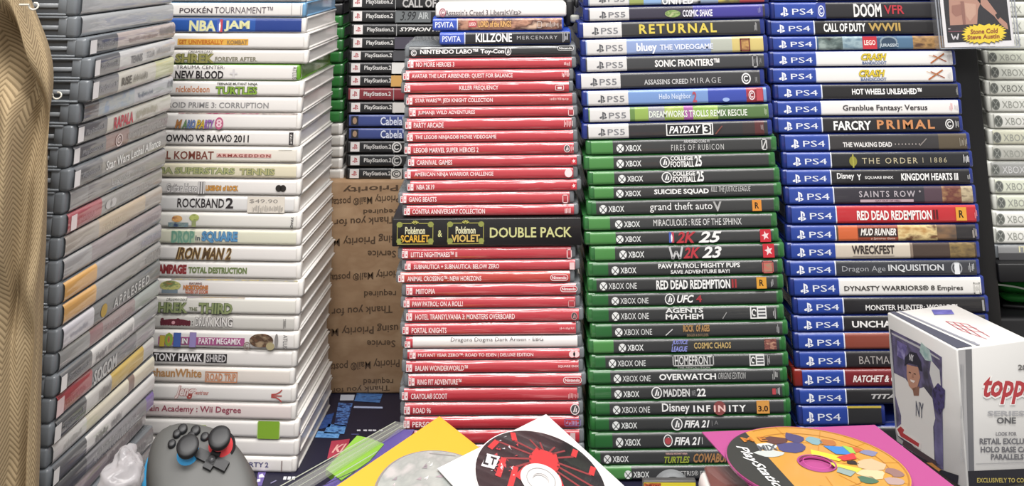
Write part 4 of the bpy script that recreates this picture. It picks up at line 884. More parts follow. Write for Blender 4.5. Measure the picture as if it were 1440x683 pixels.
# green case leaning in the lower compartment
p0 = at(1408, 436, 1.09)
M = Matrix.Translation((p0.x + 0.07, 1.085, 0.1042)) @ Matrix.Rotation(math.radians(-14), 4, 'Z')
e = empty('controller_shell', M, 'green glossy rounded gadget in the dark space under the black shelf', 'gadget')
hh = at(1420, 401, 1.085).z - 0.1044
mb = MB(); mb.box(-.068, .06, 0, .09, 0.004, max(hh, .02), mat('2f8a3a', .15, .8), .011, 4); mb.build('green_body', e)
mb = MB(); mb.box(-.066, .058, .002, .088, 0, .0045, mat('1c1c1e', .4), .002); mb.build('base', e)
mb = MB()
zr = max(hh, .02)
rz = min(.045, (zr - .008) * .8)
for i in range(10):
    a0, a1 = math.radians(100 - i * 9), math.radians(100 - (i + 1) * 9)
    mb.line((-.07 + .05 * math.cos(a0) + .0, zr - .004 - rz + rz * math.sin(a0)), (-.07 + .05 * math.cos(a1), zr - .004 - rz + rz * math.sin(a1)), .0016, W_('d8e4d4'), 1)
mb.build('painted_highlight', e)  # pale arc is a highlight painted on the glossy green corner


# ================================================================== grey stack at left, spines turned to the right
YN, YF = 0.80, 0.97


def ps3map(pxn, pxf, px, L):
    u = (px - pxn) / (pxf - pxn)
    Y = YN * YF / (YF - u * (YF - YN))
    return -L / 2 + L * (Y - YN) / (YF - YN)


G1, G2, G3 = '55565a', '8b8b8d', 'a5a4a4'
ps3 = [
 (-9, 112, 248, 'clear-backed case', dict(base='b4b6b8'), 'clear grey case cut by the photo top, no title showing'),
 (22.5, 112, 248, 'clear-backed case', dict(base='b0b2b4'), 'clear grey case with blank frosted spine'),
 (53.5, 125, 250, '', dict(base='b3a6a2', b=[(None, 167, G1)], m=[('#fill', 128, 137, .14, .86, 'e4e2e2'), ('PlayStation3', 140, 163, .36, .7, '8f9094', 'b'), ('#bars', 182, 222, .4, .7, '8a7a78'), ('#bars', 225, 247, .1, .8, '7a7674')]), 'grey case with dusty pink spine'),
 (81, 133, 249, '', dict(base='c4c4c4', b=[(None, 170, G1)], m=[('#fill', 135, 142, .14, .86, 'e4e2e2'), ('PlayStation3', 144, 167, .36, .7, '8f9094', 'b'), ('TENNIS', 185, 201, .36, .76, '7a7a7c', 'b'), ('TOUR', 207, 218, .36, .7, '8a8a8c'), ('#bars', 221, 240, .3, .7, '8a8a8c')]), 'grey case with silver spine and faint sports words'),
 (112, 130, 248, '', dict(base='c6c3b8', b=[(None, 168, '66676a'), (220, 248, 'c4c69a')], m=[('#fill', 132, 140, .14, .86, 'e4e2e2'), ('PlayStation3', 142, 165, .36, .7, '9f9fa4', 'b'), ('RISE', 172, 186, .3, .7, '6a6660', 'B'), ('#bars', 188, 208, .3, .72, '7a766e')]), 'grey case with pale yellow-tipped spine'),
 (145, 115, 247, '', dict(base='b4b6bc', b=[(None, 140, '7c7d80'), (140, 190, '8fa3b8,a8b0b0,7a94b4@60')], m=[('#bars', 195, 216, .34, .7, '70788a'), ('#bars', 236, 244, .1, .6, '7a7c84')]), 'grey case with hazy blue spine'),
 (176, 107, 244, '', dict(base='c4c2b8', b=[(None, 152, '616266')], m=[('#fill', 111, 119, .16, .86, 'e6e4e4'), ('PlayStation3', 122, 148, .36, .7, '9a9b9e', 'b'), ('RAPALA', 161, 188, .24, .84, 'c0505c', 'B'), ('#bars', 192, 222, .25, .75, '9a947c')]), 'grey case with red fishing lettering on white'),
 (207, 100, 240, '', dict(base='7e7a78', b=[(None, 150, '626367'), (150, 182, '8a6c66')], m=[('#fill', 105, 113, .16, .86, 'e6e4e4'), ('PlayStation3', 117, 146, .36, .7, '94959a', 'b'), ('#ring', 163, 173, .2, .86, 'd8c8c4'), ('#bars', 180, 236, .3, .75, 'aaa8a4')]), 'grey case with small white ring emblem'),
 (237.5, 103, 238, '', dict(base='8c8b89', b=[(None, 145, '66676a')], m=[('#fill', 106, 114, .16, .86, 'e6e4e4'), ('PlayStation3', 118, 142, .36, .7, '94959a', 'b'), ('Star Wars Lethal Alliance', 150, 226, .3, .74, 'e6e6e4', 'b')]), 'grey case with thin white handwritten-style title'),
 (270, 95, 237, '', dict(base='8e8c8c', b=[(None, 125, 'a0a0a0')], m=[('Legends', 158, 183, .3, .74, 'c4c4c2', ''), ('#bars', 186, 205, .4, .7, 'b0b0ae')]), 'grey case with faint white script'),
 (302.5, 92, 232, '', dict(base='979593', b=[(None, 144, 'a8505a')], m=[('#fill', 101, 109, .18, .86, 'e8dcdc'), ('#bars', 112, 135, .4, .7, 'c89096'), ('#puff', 149, 164, .3, .75, 'c8c6c4'), ('#bars', 168, 215, .35, .65, 'b8b6b4')]), 'grey case with rosy red left half'),
 (334.5, 88, 232, '', dict(base='a8a098', b=[(140, 205, 'b8a68e')], m=[('#bars', 145, 175, .4, .7, 'd8ccb8')]), 'grey case with beige streaked spine'),
 (367, 86, 231, '', dict(base='91878a', b=[(None, 130, 'a09fa0')], m=[('#bars', 180, 225, .3, .7, 'a69a9e')]), 'grey case with mauve spine'),
 (400, 87, 231, '', dict(base='9c989a', b=[(None, 137, 'd2a05a')], m=[('#bars', 200, 226, .3, .75, 'b8b0b8')]), 'x'),
 (431, 86, 230, '', dict(base='979492', b=[(None, 136, 'cf9f5c')], m=[('#bars', 205, 226, .2, .8, 'b0aeac')]), 'x'),
 (463.5, 85.6, 229, '', dict(base='676869', b=[(None, 133, 'c4c2c8')], m=[('#bars', 100, 125, .4, .7, 'a09ea6'), ('#oval', 142, 151, .2, .8, 'b89a4c'), ('APPLESEED', 160, 210, .3, .76, 'cfcfcd', 'bs')]), 'dark grey case with spaced pale capitals'),
 (498, 80, 228, '', dict(base='8f7f80', b=[(None, 127, '929392'), (127, 145, '8c6468'), (190, 228, '9aa09c')], m=[('#bars', 150, 186, .3, .7, 'b09a9a')]), 'grey case with muted rose middle'),
 (529, 82, 226, '', dict(base='cdcbc9', b=[(None, 130, '636466'), (189, 226, '9a9a9a')], m=[('#fill', 87, 95, .16, .86, 'e8e6e4'), ('PlayStation3', 98, 125, .36, .7, '8a8b8e', 'b'), ('#bars', 135, 150, .3, .8, '7a787a'), ('#bars', 152, 186, .3, .7, '8a888a')]), 'grey case with white middle and dark words'),
 (561, 77, 222, '', dict(base='77787a', b=[(None, 130, 'a04248'), (192, 222, '9b9b9a')], m=[('#fill', 81, 91, .16, .86, 'dcc4c4'), ('#bars', 94, 122, .4, .7, 'c07a7e'), ('SOCOM', 132, 164, .2, .84, 'cfcfcd', 'B')]), 'grey case with brick red left half and bold pale word'),
 (597, 76, 220, '', dict(base='c6c4c0', b=[(None, 122, '58595b'), (157, 202, 'c7a84a')], m=[('#fill', 78, 87, .16, .86, 'dedcda'), ('PlayStation3', 92, 118, .36, .7, '85868a', 'b'), ('#bars', 139, 157, .2, .85, '8a8682')]), 'grey case with mustard yellow block'),
 (630.5, 70.5, 221, '', dict(base='d4cdb8', b=[(None, 122, 'd2d0cc'), (181, 189, '7c6458')], m=[('#bars', 90, 115, .3, .7, 'a8a6a2')]), 'cream case with one brown stripe'),
 (661, 72, 221, '', dict(base='d4d1cf', b=[(None, 122, '5d5e60')], m=[('#fill', 76, 84, .16, .86, 'e4e2e0'), ('#bars', 134, 152, .3, .8, '6a686a'), ('#bars', 156, 171, .3, .8, '7a787a')]), 'white-spined case with dark left end'),
 (692.5, 70, 220, '', dict(base='77767a', b=[(None, 122, '505154'), (206, 220, '6d5a96')], m=[('#bars', 132, 192, .2, .8, 'c4c2c4')]), 'dark grey case with purple tip'),
 (724, 70, 208, '', dict(base='8f8288', b=[(150, 208, 'b8b0b2')], m=[('#bars', 150, 200, .2, .8, '75656c')]), 'greyish case with whitish patch'),
 (756, 70, 219, '', dict(base='5c585a', m=[('#bars', 180, 205, .2, .8, '8a8688')]), 'dark grey case just behind the clear lump'),
 (788, 70, 219, '', dict(base='6c6a6c'), 'plain grey case below photo edge'),
 (820, 70, 219, '', dict(base='8c8a8a'), 'light grey case below photo edge'),
 (852, 70, 219, '', dict(base='5c5a5c'), 'lowest grey case standing on the mat'),
]
for i, (y0, cx, fx, _, op, look) in enumerate(ps3):
    yb = ps3[i + 1][0] if i + 1 < len(ps3) else 893.5
    pn, pf = at(cx, y0, YN), at(fx, y0 * YN / YF, YF)
    pf2 = at(fx, (y0 + 80) * YN / YF - 80, YF)
    zt, zb = pn.z, at(cx, yb, YN).z
    if i == len(ps3) - 1:
        zb = 0.0
    a = Vector((pn.x, YN)); b = Vector((pf2.x, YF))
    L = 0.1705
    yw = math.atan2(b.y - a.y, b.x - a.x)
    c = (a + b) / 2
    M = Matrix.Translation((c.x, c.y, zb)) @ Matrix.Rotation(yw, 4, 'Z')
    lx = lambda p: None if p is None else ps3map(cx, fx, p, L)
    bands = [(lx(p), lx(q), k) for p, q, k in op.get('b', [])]
    marks = [(m[0], lx(m[1]), lx(m[2])) + tuple(m[3:]) for m in op.get('m', [])]
    lab = look + ', ' + ORD[i + 1] + ' down grey stack'
    if i == 13:
        lab = 'upper of two grey cases with orange left ends, in grey stack'
    if i == 14:
        lab = 'lower of two grey cases with orange left ends, in grey stack'
    game_case(M, L, 0.135, zt - zb - 0.0003, 'smoke', op['base'], bands, marks, lab, 'game case', 'grey cases in the left stack', 0.005, 0.8)

# ================================================================== brown carton behind
z_b = at(515, 253.3, 1.18).z
M = Matrix.Translation((-0.2, 1.178, 0))
e = empty('shipping_carton', M, 'brown cardboard carton printed upside down with mailing words, under the black stack', 'box')
kraft = mat('a98a6a,9c7d5e,b09272@25', 0.8)
mb = MB(); mb.box(-.215, .235, 0, .16, 0, z_b - .0004, kraft, .002, 2); mb.build('carton_body', e)
mb = MB()
inkc = W_('5a4634')
lines = [('Priority', 482, 560, 259, 272), ('Priority Mail® postage', 458, 562, 274, 290), ('required', 511, 558, 292, 303), ('Thank you for', 470, 556, 303, 318), ('using Priority Mail', 455, 562, 330, 346), ('Service', 517, 557, 352, 364), ('Priority Mail® postage', 455, 566, 380, 396), ('required', 512, 557, 406, 420), ('Thank you for', 466, 552, 428, 444), ('using Priority Mail', 453, 560, 456, 472), ('Service', 516, 556, 478, 490), ('Priority Mail® postage', 452, 562, 505, 522), ('required', 511, 553, 530, 543), ('Thank you for', 466, 548, 541, 553)]


def bl(px, py):
    p = at(px, py, 1.178)
    return (p.x + 0.2, p.z)


for s, xa_, xb_, ya, yb in lines:
    sl = 0.10 * (xb_ - xa_)
    # upside-down: first letter at the right, text top towards the floor; lines rise to the left
    q = [bl(xb_, ya - sl / 2 + 2), bl(xa_, ya + sl / 2 + 2 - 4), bl(xa_, yb + sl / 2 - 4), bl(xb_, yb - sl / 2)]
    mb.text_skew(s, q, inkc, 'b', 1)
mb.build('printed_words', e)

# ================================================================== dark printed mat on the table
e = empty('play_mat', Matrix.Translation((0.05, 0.85, 0)), 'black mat with blue panels and a red patch, lying under the stacks', 'mat')
mb = MB(); mb.box(-.52, .52, -.33, .345, -.0012, -.0001, mat('1e1c34', .55), .0004, 1); mb.build('mat_sheet', e)
mb = MB(lambda x, y, l: (x, y, 0.0001 + .0001 * l))


def g0(px, py):
    d = ray(px, py); p = CAM + d * (-H / d.z)
    return (p.x - 0.05, p.y - 0.85)


def gp(pts, c, l=1):
    mb.poly([g0(*p) for p in pts], W_(c) if ',' not in c else mat(c), l)


gp([(479, 555), (499, 555), (497, 563), (478, 563)], 'b8bcc8'); gp([(502, 553), (538, 554), (534, 566), (498, 564)], '2c4f86,4a78b4,24406a@90')
gp([(476, 566), (496, 567), (487, 600), (470, 598)], '2a4c8c,5f8cce,1d2c5c,20305c@160'); gp([(462, 596), (487, 598), (484, 610), (455, 609)], '2c5498,6aa4e0,1d3468@160')
gp([(447, 606), (478, 609), (476, 616), (443, 615)], '2f6cb0,7ab0e4,3a70b4@120'); gp([(455, 585), (470, 580), (464, 600), (447, 604)], '1c2c5c,34589c,16203c@160')
gp([(498, 571), (538, 572), (538, 574.5), (497, 573.5)], 'a8b4d4')
for a in (502, 511, 518, 524, 533):
    gp([(a, 604), (a + 5, 604), (a + 5, 606.3), (a, 606.2)], 'd8d8e0')
gp([(494, 610), (505, 610), (505, 611), (494, 611)], '5a5c90')
mb.build('blue_print', e)
mb = MB(lambda x, y, l: (x, y, 0.0001 + .0001 * l))
gp([(466, 620), (492, 617), (486, 640), (460, 645)], 'b03c50')
mb.text_skew('KI', [g0(466, 637), g0(484, 635), g0(488, 624), g0(470, 626)], W_('e8b0a8'), 'Bi', 3)
mb.build('red_patch', e)
mb = MB(lambda x, y, l: (x, y, 0.0001 + .0001 * l))
gp([(363, 664), (374, 664), (368, 683), (360, 683)], '6a5a9c'); gp([(364, 668), (369, 666), (372, 671), (364, 672)], 'e0dcec', 2); gp([(362, 674), (366, 673), (366, 677), (361, 678)], 'e0dcec', 2)
for a in (399, 405, 411):
    gp([(a, 670), (a + 4.4, 670), (a + 3.4, 674.5), (a - 1, 674.5)], 'd8d8dc')
gp([(380, 679), (388, 675), (389, 676), (381, 680)], '8a86a8')
mb.build('pale_marks', e)

# ================================================================== supports lying flat on the mat (below the picture)
def flat_case(x, y, z, rot, W, D, T, shell, label, name='game_case'):
    M = Matrix.Translation((x, y, z)) @ Matrix.Rotation(math.radians(rot), 4, 'Z')
    game_case(M, W, D, T, shell, '2a2a2c', [], [], label, 'game case', 'flat cases under the sleeves')


flat_case(-0.045, 0.85, 0, 0, 0.19, 0.125, 0.0139, 'black', 'black case lying flat beneath the yellow sleeve')

ZC = 0.0845
M = Matrix.Translation((-0.235, 0.74, 0))
e = empty('storage_carton', M, 'plain grey carton under the grey controller', 'box')
mb = MB(); mb.box(-.058, .10, -.13, .06, 0, 0.05, mat('5a5856', .7), .002); mb.build('carton_body', e)

# ================================================================== sleeves and discs
def basis(P, n, right_hint):
    n = n.normalized()
    ex = (right_hint - n * right_hint.dot(n)).normalized()
    ey = n.cross(ex)
    return Matrix(((ex.x, ey.x, n.x, P.x), (ex.y, ey.y, n.y, P.y), (ex.z, ey.z, n.z, P.z), (0, 0, 0, 1)))


def disc(M, R, art, label, hub='e8e6e4', hubr=.3, hole=.125):
    e = empty('compact_disc', M, label, 'disc')
    mb = MB()
    prof = [(hole, 0), (1, 0), (1, .0011), (hole, .0011), (hole, 0)]
    n = 64
    vs = [(R * r * math.cos(2 * math.pi * i / n), R * r * math.sin(2 * math.pi * i / n), z) for i in range(n) for r, z in prof[:4]]
    fs = []
    for i in range(n):
        j = (i + 1) % n
        for k in range(4):
            a, b = k, (k + 1) % 4
            fs.append((4 * i + a, 4 * j + a, 4 * j + b, 4 * i + b))
    mb.add(vs, fs, mat(hub, .25, .5))
    mb.build('disc_body', e)
    mb = MB(lambda x, y, l: (x * R, y * R, .0012 + .00012 * l))
    art(mb)
    mb.build('printed_label', e)
    mb = MB(lambda x, y, l: (x * R, y * R, .0014 + .0003 * l))
    mb.ring(0, 0, hubr, hubr, 1 - hole / hubr, mat(hub, .3, .3), 1, 40)
    mb.ring(0, 0, hubr * .72, hubr * .72, .07, mat('a8a6a6' if hub != 'a6467f' else 'b8448a', .3), 2, 40)
    mb.build('hub_ring', e)
    return e


def sleeve(M, u0, u1, v0, v1, col, label, win, wr, name='disc_sleeve', fold=0, sheet=.0006):
    """square paper sleeve with a round film window; local z is up from the paper"""
    e = empty(name, M, label, 'sleeve')
    mb = MB()
    N = 24
    g = lambda u, v: fold * max(0, ((u - u0) / (u1 - u0) - .5)) ** 2 * max(0, ((v - v0) / (v1 - v0)) - .3)
    vs, fs = [], []
    for z in (0, -sheet):
        for j in range(N + 1):
            for i in range(N + 1):
                u, v = u0 + (u1 - u0) * i / N, v0 + (v1 - v0) * j / N
                vs.append((u, v, z - g(u, v)))
    K = (N + 1) ** 2
    for j in range(N):
        for i in range(N):
            a = j * (N + 1) + i
            fs.append((a, a + 1, a + N + 2, a + N + 1))
            fs.append((K + a, K + a + N + 1, K + a + N + 2, K + a + 1))
    for i in range(N):
        fs.append((i, K + i, K + i + 1, i + 1))
        a = N * (N + 1) + i
        fs.append((a, a + 1, K + a + 1, K + a))
        a = i * (N + 1)
        fs.append((a, a + N + 1, K + a + N + 1, K + a))
        a = i * (N + 1) + N
        fs.append((a, K + a, K + a + N + 1, a + N + 1))
    mb.add(vs, fs, mat(col, .6), False)
    mb.build('paper', e)
    if win:
        mb = MB(lambda x, y, l: (x, y, .00025 + .0001 * l))
        mb.ring(win[0], win[1], wr, wr, .02, mat('8c8884', .3), 1, 64)
        mb.build('window_edge', e)
    return e


# white sleeve with the spider-print disc
nW = Vector((0.199, -0.231, 0.9524)).normalized()
PW = at(760, 678, 0.915)
apexW = on_plane(768, 582, PW, nW)
d1 = on_plane(605, 648, PW, nW) - apexW
d2 = on_plane(890, 683, PW, nW) - apexW
ang = math.acos(d1.normalized().dot(d2.normalized()))
MW = basis(PW, nW, d2.normalized() - d1.normalized())
iW = MW.inverted()
a2 = iW @ apexW
q = 0.124
MW2 = MW @ Matrix.Translation((a2.x, a2.y, 0)) @ Matrix.Rotation(math.radians(-135), 4, 'Z')
e = sleeve(MW2, 0, q, 0, q, 'dedcdc', 'white paper sleeve with a dark red spider-print disc, in front of the red stack', None, 0)
cW = MW2.inverted() @ PW


def art_spider(mb):
    mb.ring(0, 0, .985, .985, .7, mat('2b2629', .25, .5), 0, 64)
    red_ = W_('c43a3c')
    mb.poly([(-.16, .62), (.16, .62), (.24, .4), (.2, .2), (-.2, .2), (-.24, .4)], red_, 1)
    legs = [((-.18, .55), (-.5, .62), (-.56, .78)), ((.18, .55), (.42, .68), (.44, .84)), ((.2, .45), (.72, .42), (.74, .6)), ((.2, .38), (.9, .16), (.9, -.2)), ((-.2, .45), (-.76, .5), (-.84, .3)), ((-.2, .36), (-.6, .2), (-.62, -.2)), ((.2, .28), (.62, .1), (.62, -.35)), ((-.2, .28), (-.4, .1), (-.42, -.4))]
    for a, b, c in legs:
        mb.line(a, b, .035, W_('8a3a3c'), 1)
        mb.line(b, c, .085, red_, 2)
    for a in (-1, 1):
        mb.line((a * .1, .6), (a * .28, .75), .03, W_('8a3a3c'), 1)
        mb.line((a * .05, .62), (a * .12, .76), .03, W_('8a3a3c'), 1)
        mb.line((a * .2, .2), (a * .34, -.1), .12, red_, 1)
    mb.poly([(-.9, -.1), (-.7, -.08), (-.66, .2), (-.86, .18)], W_('d8d6d8'), 1)
    mb.text('L', -.88, -.8, -.05, .15, W_('2b2629'), 'B', 2)
    mb.text('T', -.79, -.7, -.05, .15, W_('2b2629'), 'B', 2)
    r = random.Random(4)
    for k in range(34):
        x, y = r.uniform(-.78, -.42), r.uniform(-.2, .66)
        if x * x + y * y > .85:
            continue
        s = r.uniform(.02, .05)
        mb.poly([(x, y), (x + s, y + s * r.uniform(-1, 1)), (x + s * r.uniform(.2, 1), y + s)], W_(r.choice(['d8d4d6', 'c8c4c8', 'c84a50', 'b04048'])), 3)


MD = MW2 @ Matrix.Translation((cW.x, cW.y, .0006)) @ Matrix.Rotation(math.radians(135 - 8), 4, 'Z')
disc(MD, .0535, art_spider, 'black and red spider-print disc in the white sleeve', hubr=.31)

# yellow sleeve behind/under it, with a plain silver disc
nY = nW.copy()
PY = PW - nW * 0.0042
apexY = on_plane(618, 585, PY, nY)
l1 = (on_plane(473, 683, PY, nY) - apexY).normalized()
exY = nY.cross(l1)          # from l1 turned by 90 degrees about the normal
MY = Matrix(((l1.x, exY.x, nY.x, apexY.x), (l1.y, exY.y, nY.y, apexY.y), (l1.z, exY.z, nY.z, apexY.z), (0, 0, 0, 1)))
e = sleeve(MY, 0, .126, 0, .126, 'e0aa30', 'yellow paper sleeve with a whitish disc, left of the white sleeve', (.068, .066), .0555)


def art_pale(mb):
    mb.ring(0, 0, .985, .985, .84, mat('b0b3ae,9ca09c,bebab8@40', .25, .4), 0, 64)
    mb.line((-.75, .52), (.9, -.2), .022, W_('6a6664'), 1)
    mb.line((-.52, -.78), (-.8, -.5), .02, W_('8a8684'), 1)
    r = random.Random(9)
    for k in range(26):
        x, y = r.uniform(-.6, .6), r.uniform(-.85, -.1)
        if x * x + y * y < .86:
            s = r.uniform(.02, .07)
            mb.poly([(x, y), (x + s * 2, y + s * r.uniform(-1, 1) * .5), (x + s, y + s * .7)], W_(r.choice(['d2d0d0', 'a4949a', '90888c', 'c8bebe'])), 2)


disc(MY @ Matrix.Translation((.068, .066, .0006)), .054, art_pale, 'whitish silver disc lying in the yellow sleeve', hub='8a8886', hubr=.16)

# purple and green case in a clear wrap, left of the yellow sleeve
nP = Vector((0.05, -0.30, 0.95)).normalized()
PP = at(500, 650, 0.925)
MP = basis(PP, nP, Vector((1, .2, 0)))
iP = MP.inverted()


def lp(px, py):
    p = iP @ on_plane(px, py, PP, nP)
    return (p.x, p.y)


e = empty('wrapped_case', MP, 'purple and green case in clear wrap, on the mat left of the yellow sleeve', 'game case')


def slab(mb, pts, z0, z1, m):
    n = len(pts)
    a = sum(pts[i][0] * pts[(i + 1) % n][1] - pts[(i + 1) % n][0] * pts[i][1] for i in range(n))
    if a < 0:
        pts = pts[::-1]
    vs = [(x, y, z0) for x, y in pts] + [(x, y, z1) for x, y in pts]
    fs = [tuple(range(n))[::-1], tuple(range(n, 2 * n))] + [(i, (i + 1) % n, n + (i + 1) % n, n + i) for i in range(n)]
    mb.add(vs, fs, m)


mb = MB(); slab(mb, [lp(430, 700), (lp(520, 634)), lp(560, 603), lp(583, 603), lp(560, 640), lp(470, 700)], -.016, -.0004, mat('574a8c', .4, .5)); mb.build('case_body', e)
mb = MB(); slab(mb, [lp(458, 660), lp(502, 613), lp(522, 617), lp(540, 625), lp(520, 648), lp(480, 676)], -.005, .0006, mat('7fae38', .35, .5)); mb.build('green_cover', e)
mb = MB(); slab(mb, [lp(385, 700), lp(470, 648), lp(556, 597), lp(574, 601), lp(480, 660), lp(418, 700)], .001, .0032, glossy_clear('clear_wrap', 'dcdcd4', .14, .06)); mb.build('clear_wrap', e)
mb = MB(lambda x, y, l: (x, y, .0033 + .0001 * l))
for (a, b, wd, c) in (((392, 690), (556, 598), 0.0009, 'a4a898'), ((404, 690), (560, 601), .0006, '94988a'), ((418, 690), (566, 603), .0006, '9ea294'), ((446, 692), (540, 648), .0008, '3a3450'), ((470, 676), (530, 640), .0005, 'a8a4b8')):
    mb.line(lp(*a), lp(*b), wd, mat(c, .2, .5), 1)
mb.build('wrap_seam', e)

# pink sleeve with the yellow disc on its white box
nK = Vector((0.0426, 0.0388, 0.9983)).normalized()
PK = at(1149, 657, 0.66)
TL, TR = on_plane(987, 607, PK, nK), on_plane(1230, 597, PK, nK)
MK = basis(TL, nK, TR - TL)
wK = (TR - TL).length
e = sleeve(MK, 0, wK, -.122, 0, 'a6467f', 'bright pink paper sleeve with a yellow cartoon-print disc, left of the card box', None, 0)


def art_toon(mb):
    mb.ring(0, 0, .985, .985, .8, mat('c9933c', .35, .4), 0, 64)
    dk = W_('33332f')
    pts = [(math.cos(math.radians(a)) * .985, math.sin(math.radians(a)) * .985) for a in range(118, 243, 5)]
    mb.poly(pts, dk, 1)
    for r in (.55, .8, .97):
        mb.ring(0, 0, r, r, .02, W_('a8702c'), 1, 64, -115, 112)
    for k in range(7):
        a = math.radians(-100 + 32 * k)
        mb.line((.3 * math.cos(a), .3 * math.sin(a)), (.97 * math.cos(a), .97 * math.sin(a)), .012, W_('b87c2c'), 1)
    vs, fs = text_geo('PlayStation', 'bi')
    bx = max(v[0] for v in vs)
    out = []
    for x, y in vs:
        t = .52 - 1.16 * x / bx
        out.append(mb.m3(-.74 + y * .16, t, 3))
    mb.add(out, fs, W_('dcdcda'))
    r = random.Random(12)
    blobs = [(-.2, .62, .2, .12, '5a3a34'), (.05, .66, .14, .16, '4a4468'), (-.1, .42, .24, .16, '484670'), (-.38, .48, .18, .1, 'c8ccc8'), (-.42, .3, .2, .12, 'b8bcb8'), (.26, .56, .12, .12, '7a9aa0'), (.4, .5, .12, .1, 'a86a38'), (.55, .3, .2, .1, 'b85a34'), (.75, .2, .12, .1, '7a7a98'), (.62, -.1, .2, .18, 'c8a884'), (.78, -.3, .12, .14, '8a6a64'), (.5, -.3, .2, .14, 'd0b890'), (.38, -.42, .14, .12, '4a6a54'), (.66, -.5, .14, .12, 'a8908a'), (.42, -.02, .08, .07, '2c2420')]
    for x, y, a, b, c in blobs:
        n = 11
        mb.poly([(x + a * r.uniform(.6, 1) * math.cos(2 * math.pi * i / n), y + b * r.uniform(.6, 1) * math.sin(2 * math.pi * i / n)) for i in range(n)], W_(c), 2)
    mb.poly([(.1, .34), (.4, .1), (.28, .02), (.05, .22)], W_('e0cc3c'), 3)
    mb.poly([(.3, .42), (.58, .36), (.52, .16), (.34, .2)], W_('3f7ab8'), 3)
    mb.poly([(.52, .4), (.62, .34), (.58, .18), (.52, .2)], W_('8fb84c'), 4)
    mb.poly([(.3, .12), (.56, .2), (.52, .06), (.34, .02)], W_('c8383c'), 4)
    mb.poly([(.15, .02), (.45, -.18), (.34, -.26), (.16, -.1)], W_('c8c048'), 3)
    mb.poly([(.2, -.1), (.34, -.24), (.22, -.34), (.12, -.22)], W_('8a9a94'), 3)
    mb.text('MIX', -.52, -.26, .36, .5, W_('5a5c60'), 'Bi', 4)
    mb.text('M E', -.6, -.3, .6, .72, W_('b8742c'), 'B', 4)


cK = MK.inverted() @ PK
disc(MK @ Matrix.Translation((cK.x, cK.y, .0006)), .0512, art_toon, 'yellow cartoon-print disc with dark left band in the pink sleeve', hub='a6467f', hubr=.215, hole=.195)

# white-edged box below the pink sleeve
p = at(979, 650, 0.683)
M = Matrix.Translation((p.x, 0.683, ZC + .0004))
e = empty('rounded_box', M, 'white-sided box with brownish red lid beneath the pink sleeve', 'box')
hb = p.z - ZC - .0006
mb = MB(); mb.box(0, .12, -.115, 0, 0, hb - .002, mat('dcd6d2', .4), .006, 3); mb.build('box_body', e)
mb = MB(); mb.box(.004, .117, -.112, -.003, hb - .0025, hb, mat('7c4a44', .35, .4), .001, 1); mb.build('lid', e)

M = Matrix.Translation((p.x, 0.683, 0))
e = empty('storage_carton', M, 'plain grey carton carrying the white-sided box and pink sleeve', 'box')
mb = MB(); mb.box(.003, .117, -.112, -.003, 0, ZC, mat('5a5856', .7), .002); mb.build('carton_body', e)
mb = MB(); mb.box(.003, .117, -.06, -.05, ZC, ZC + .0003, mat('8a7a60', .3)); mb.build('tape', e)

# yellow-labelled packet and grey round tin by the lowest dark case
p = at(904, 675, 0.905); p2_ = at(979, 675, 0.905)
M = Matrix.Translation(((p.x + p2_.x) / 2, 0.905, 0))
e = empty('packet', M, 'small packet with yellow and red label at the photo bottom, before the lowest dark case', 'packet')
ww = (p2_.x - p.x) / 2
mb = MB(); mb.box(-ww, ww, 0, .006, 0, p.z - .0003, mat('4c4b4a', .4), .001); mb.build('packet_body', e)
mb = MB(lambda x, y, l: (x, -.0003 - .0002 * l, y))
mb.rect(-ww + .0006, ww - .0006, p.z - .02, p.z - .0014, mat('dccb3c', .4), 0)
mb.rect(-ww + .0008, -ww + .014, p.z - .008, p.z - .0018, mat('c8683c,8a3a28,d89858@200'), 1)
mb.text('ATARI', -ww + .001, -ww + .0125, p.z - .008, p.z - .0028, W_('7a2c20'), 'Bi', 2)
mb.text('RETRO PLAY', -ww + .016, ww - .003, p.z - .0085, p.z - .0045, W_('8a7c2c'), 'b', 1)
mb.build('yellow_label', e)
p = at(945, 664.5, 0.945)
M = Matrix.Translation((p.x, 0.945, 0))
e = empty('round_tin', M, 'grey round lid standing between the yellow packet and the lowest dark case', 'lid')
R_ = p.z / 2
mb = MB()
n = 40
for (ra, rb, ya, yb, m) in ((1, .94, 0, -.004, mat('85888a', .25, .4)), (.94, 0.001, -.0035, -.0035, mat('5f6264', .3, .4)), (1, 0.001, .006, .006, mat('5f6264', .4)), (1, 1, 0, .006, mat('85888a', .3)), (.94, .94, -.004, -.0035, mat('85888a', .3))):
    vs = [(R_ * r * math.cos(2 * math.pi * i / n), y, R_ + R_ * r * math.sin(2 * math.pi * i / n)) for i in range(n) for r, y in ((ra, ya), (rb, yb))]
    mb.add(vs, [(2 * i, 2 * i + 1, 2 * ((i + 1) % n) + 1, 2 * ((i + 1) % n)) for i in range(n)], m, True)
mb.build('lid_body', e)

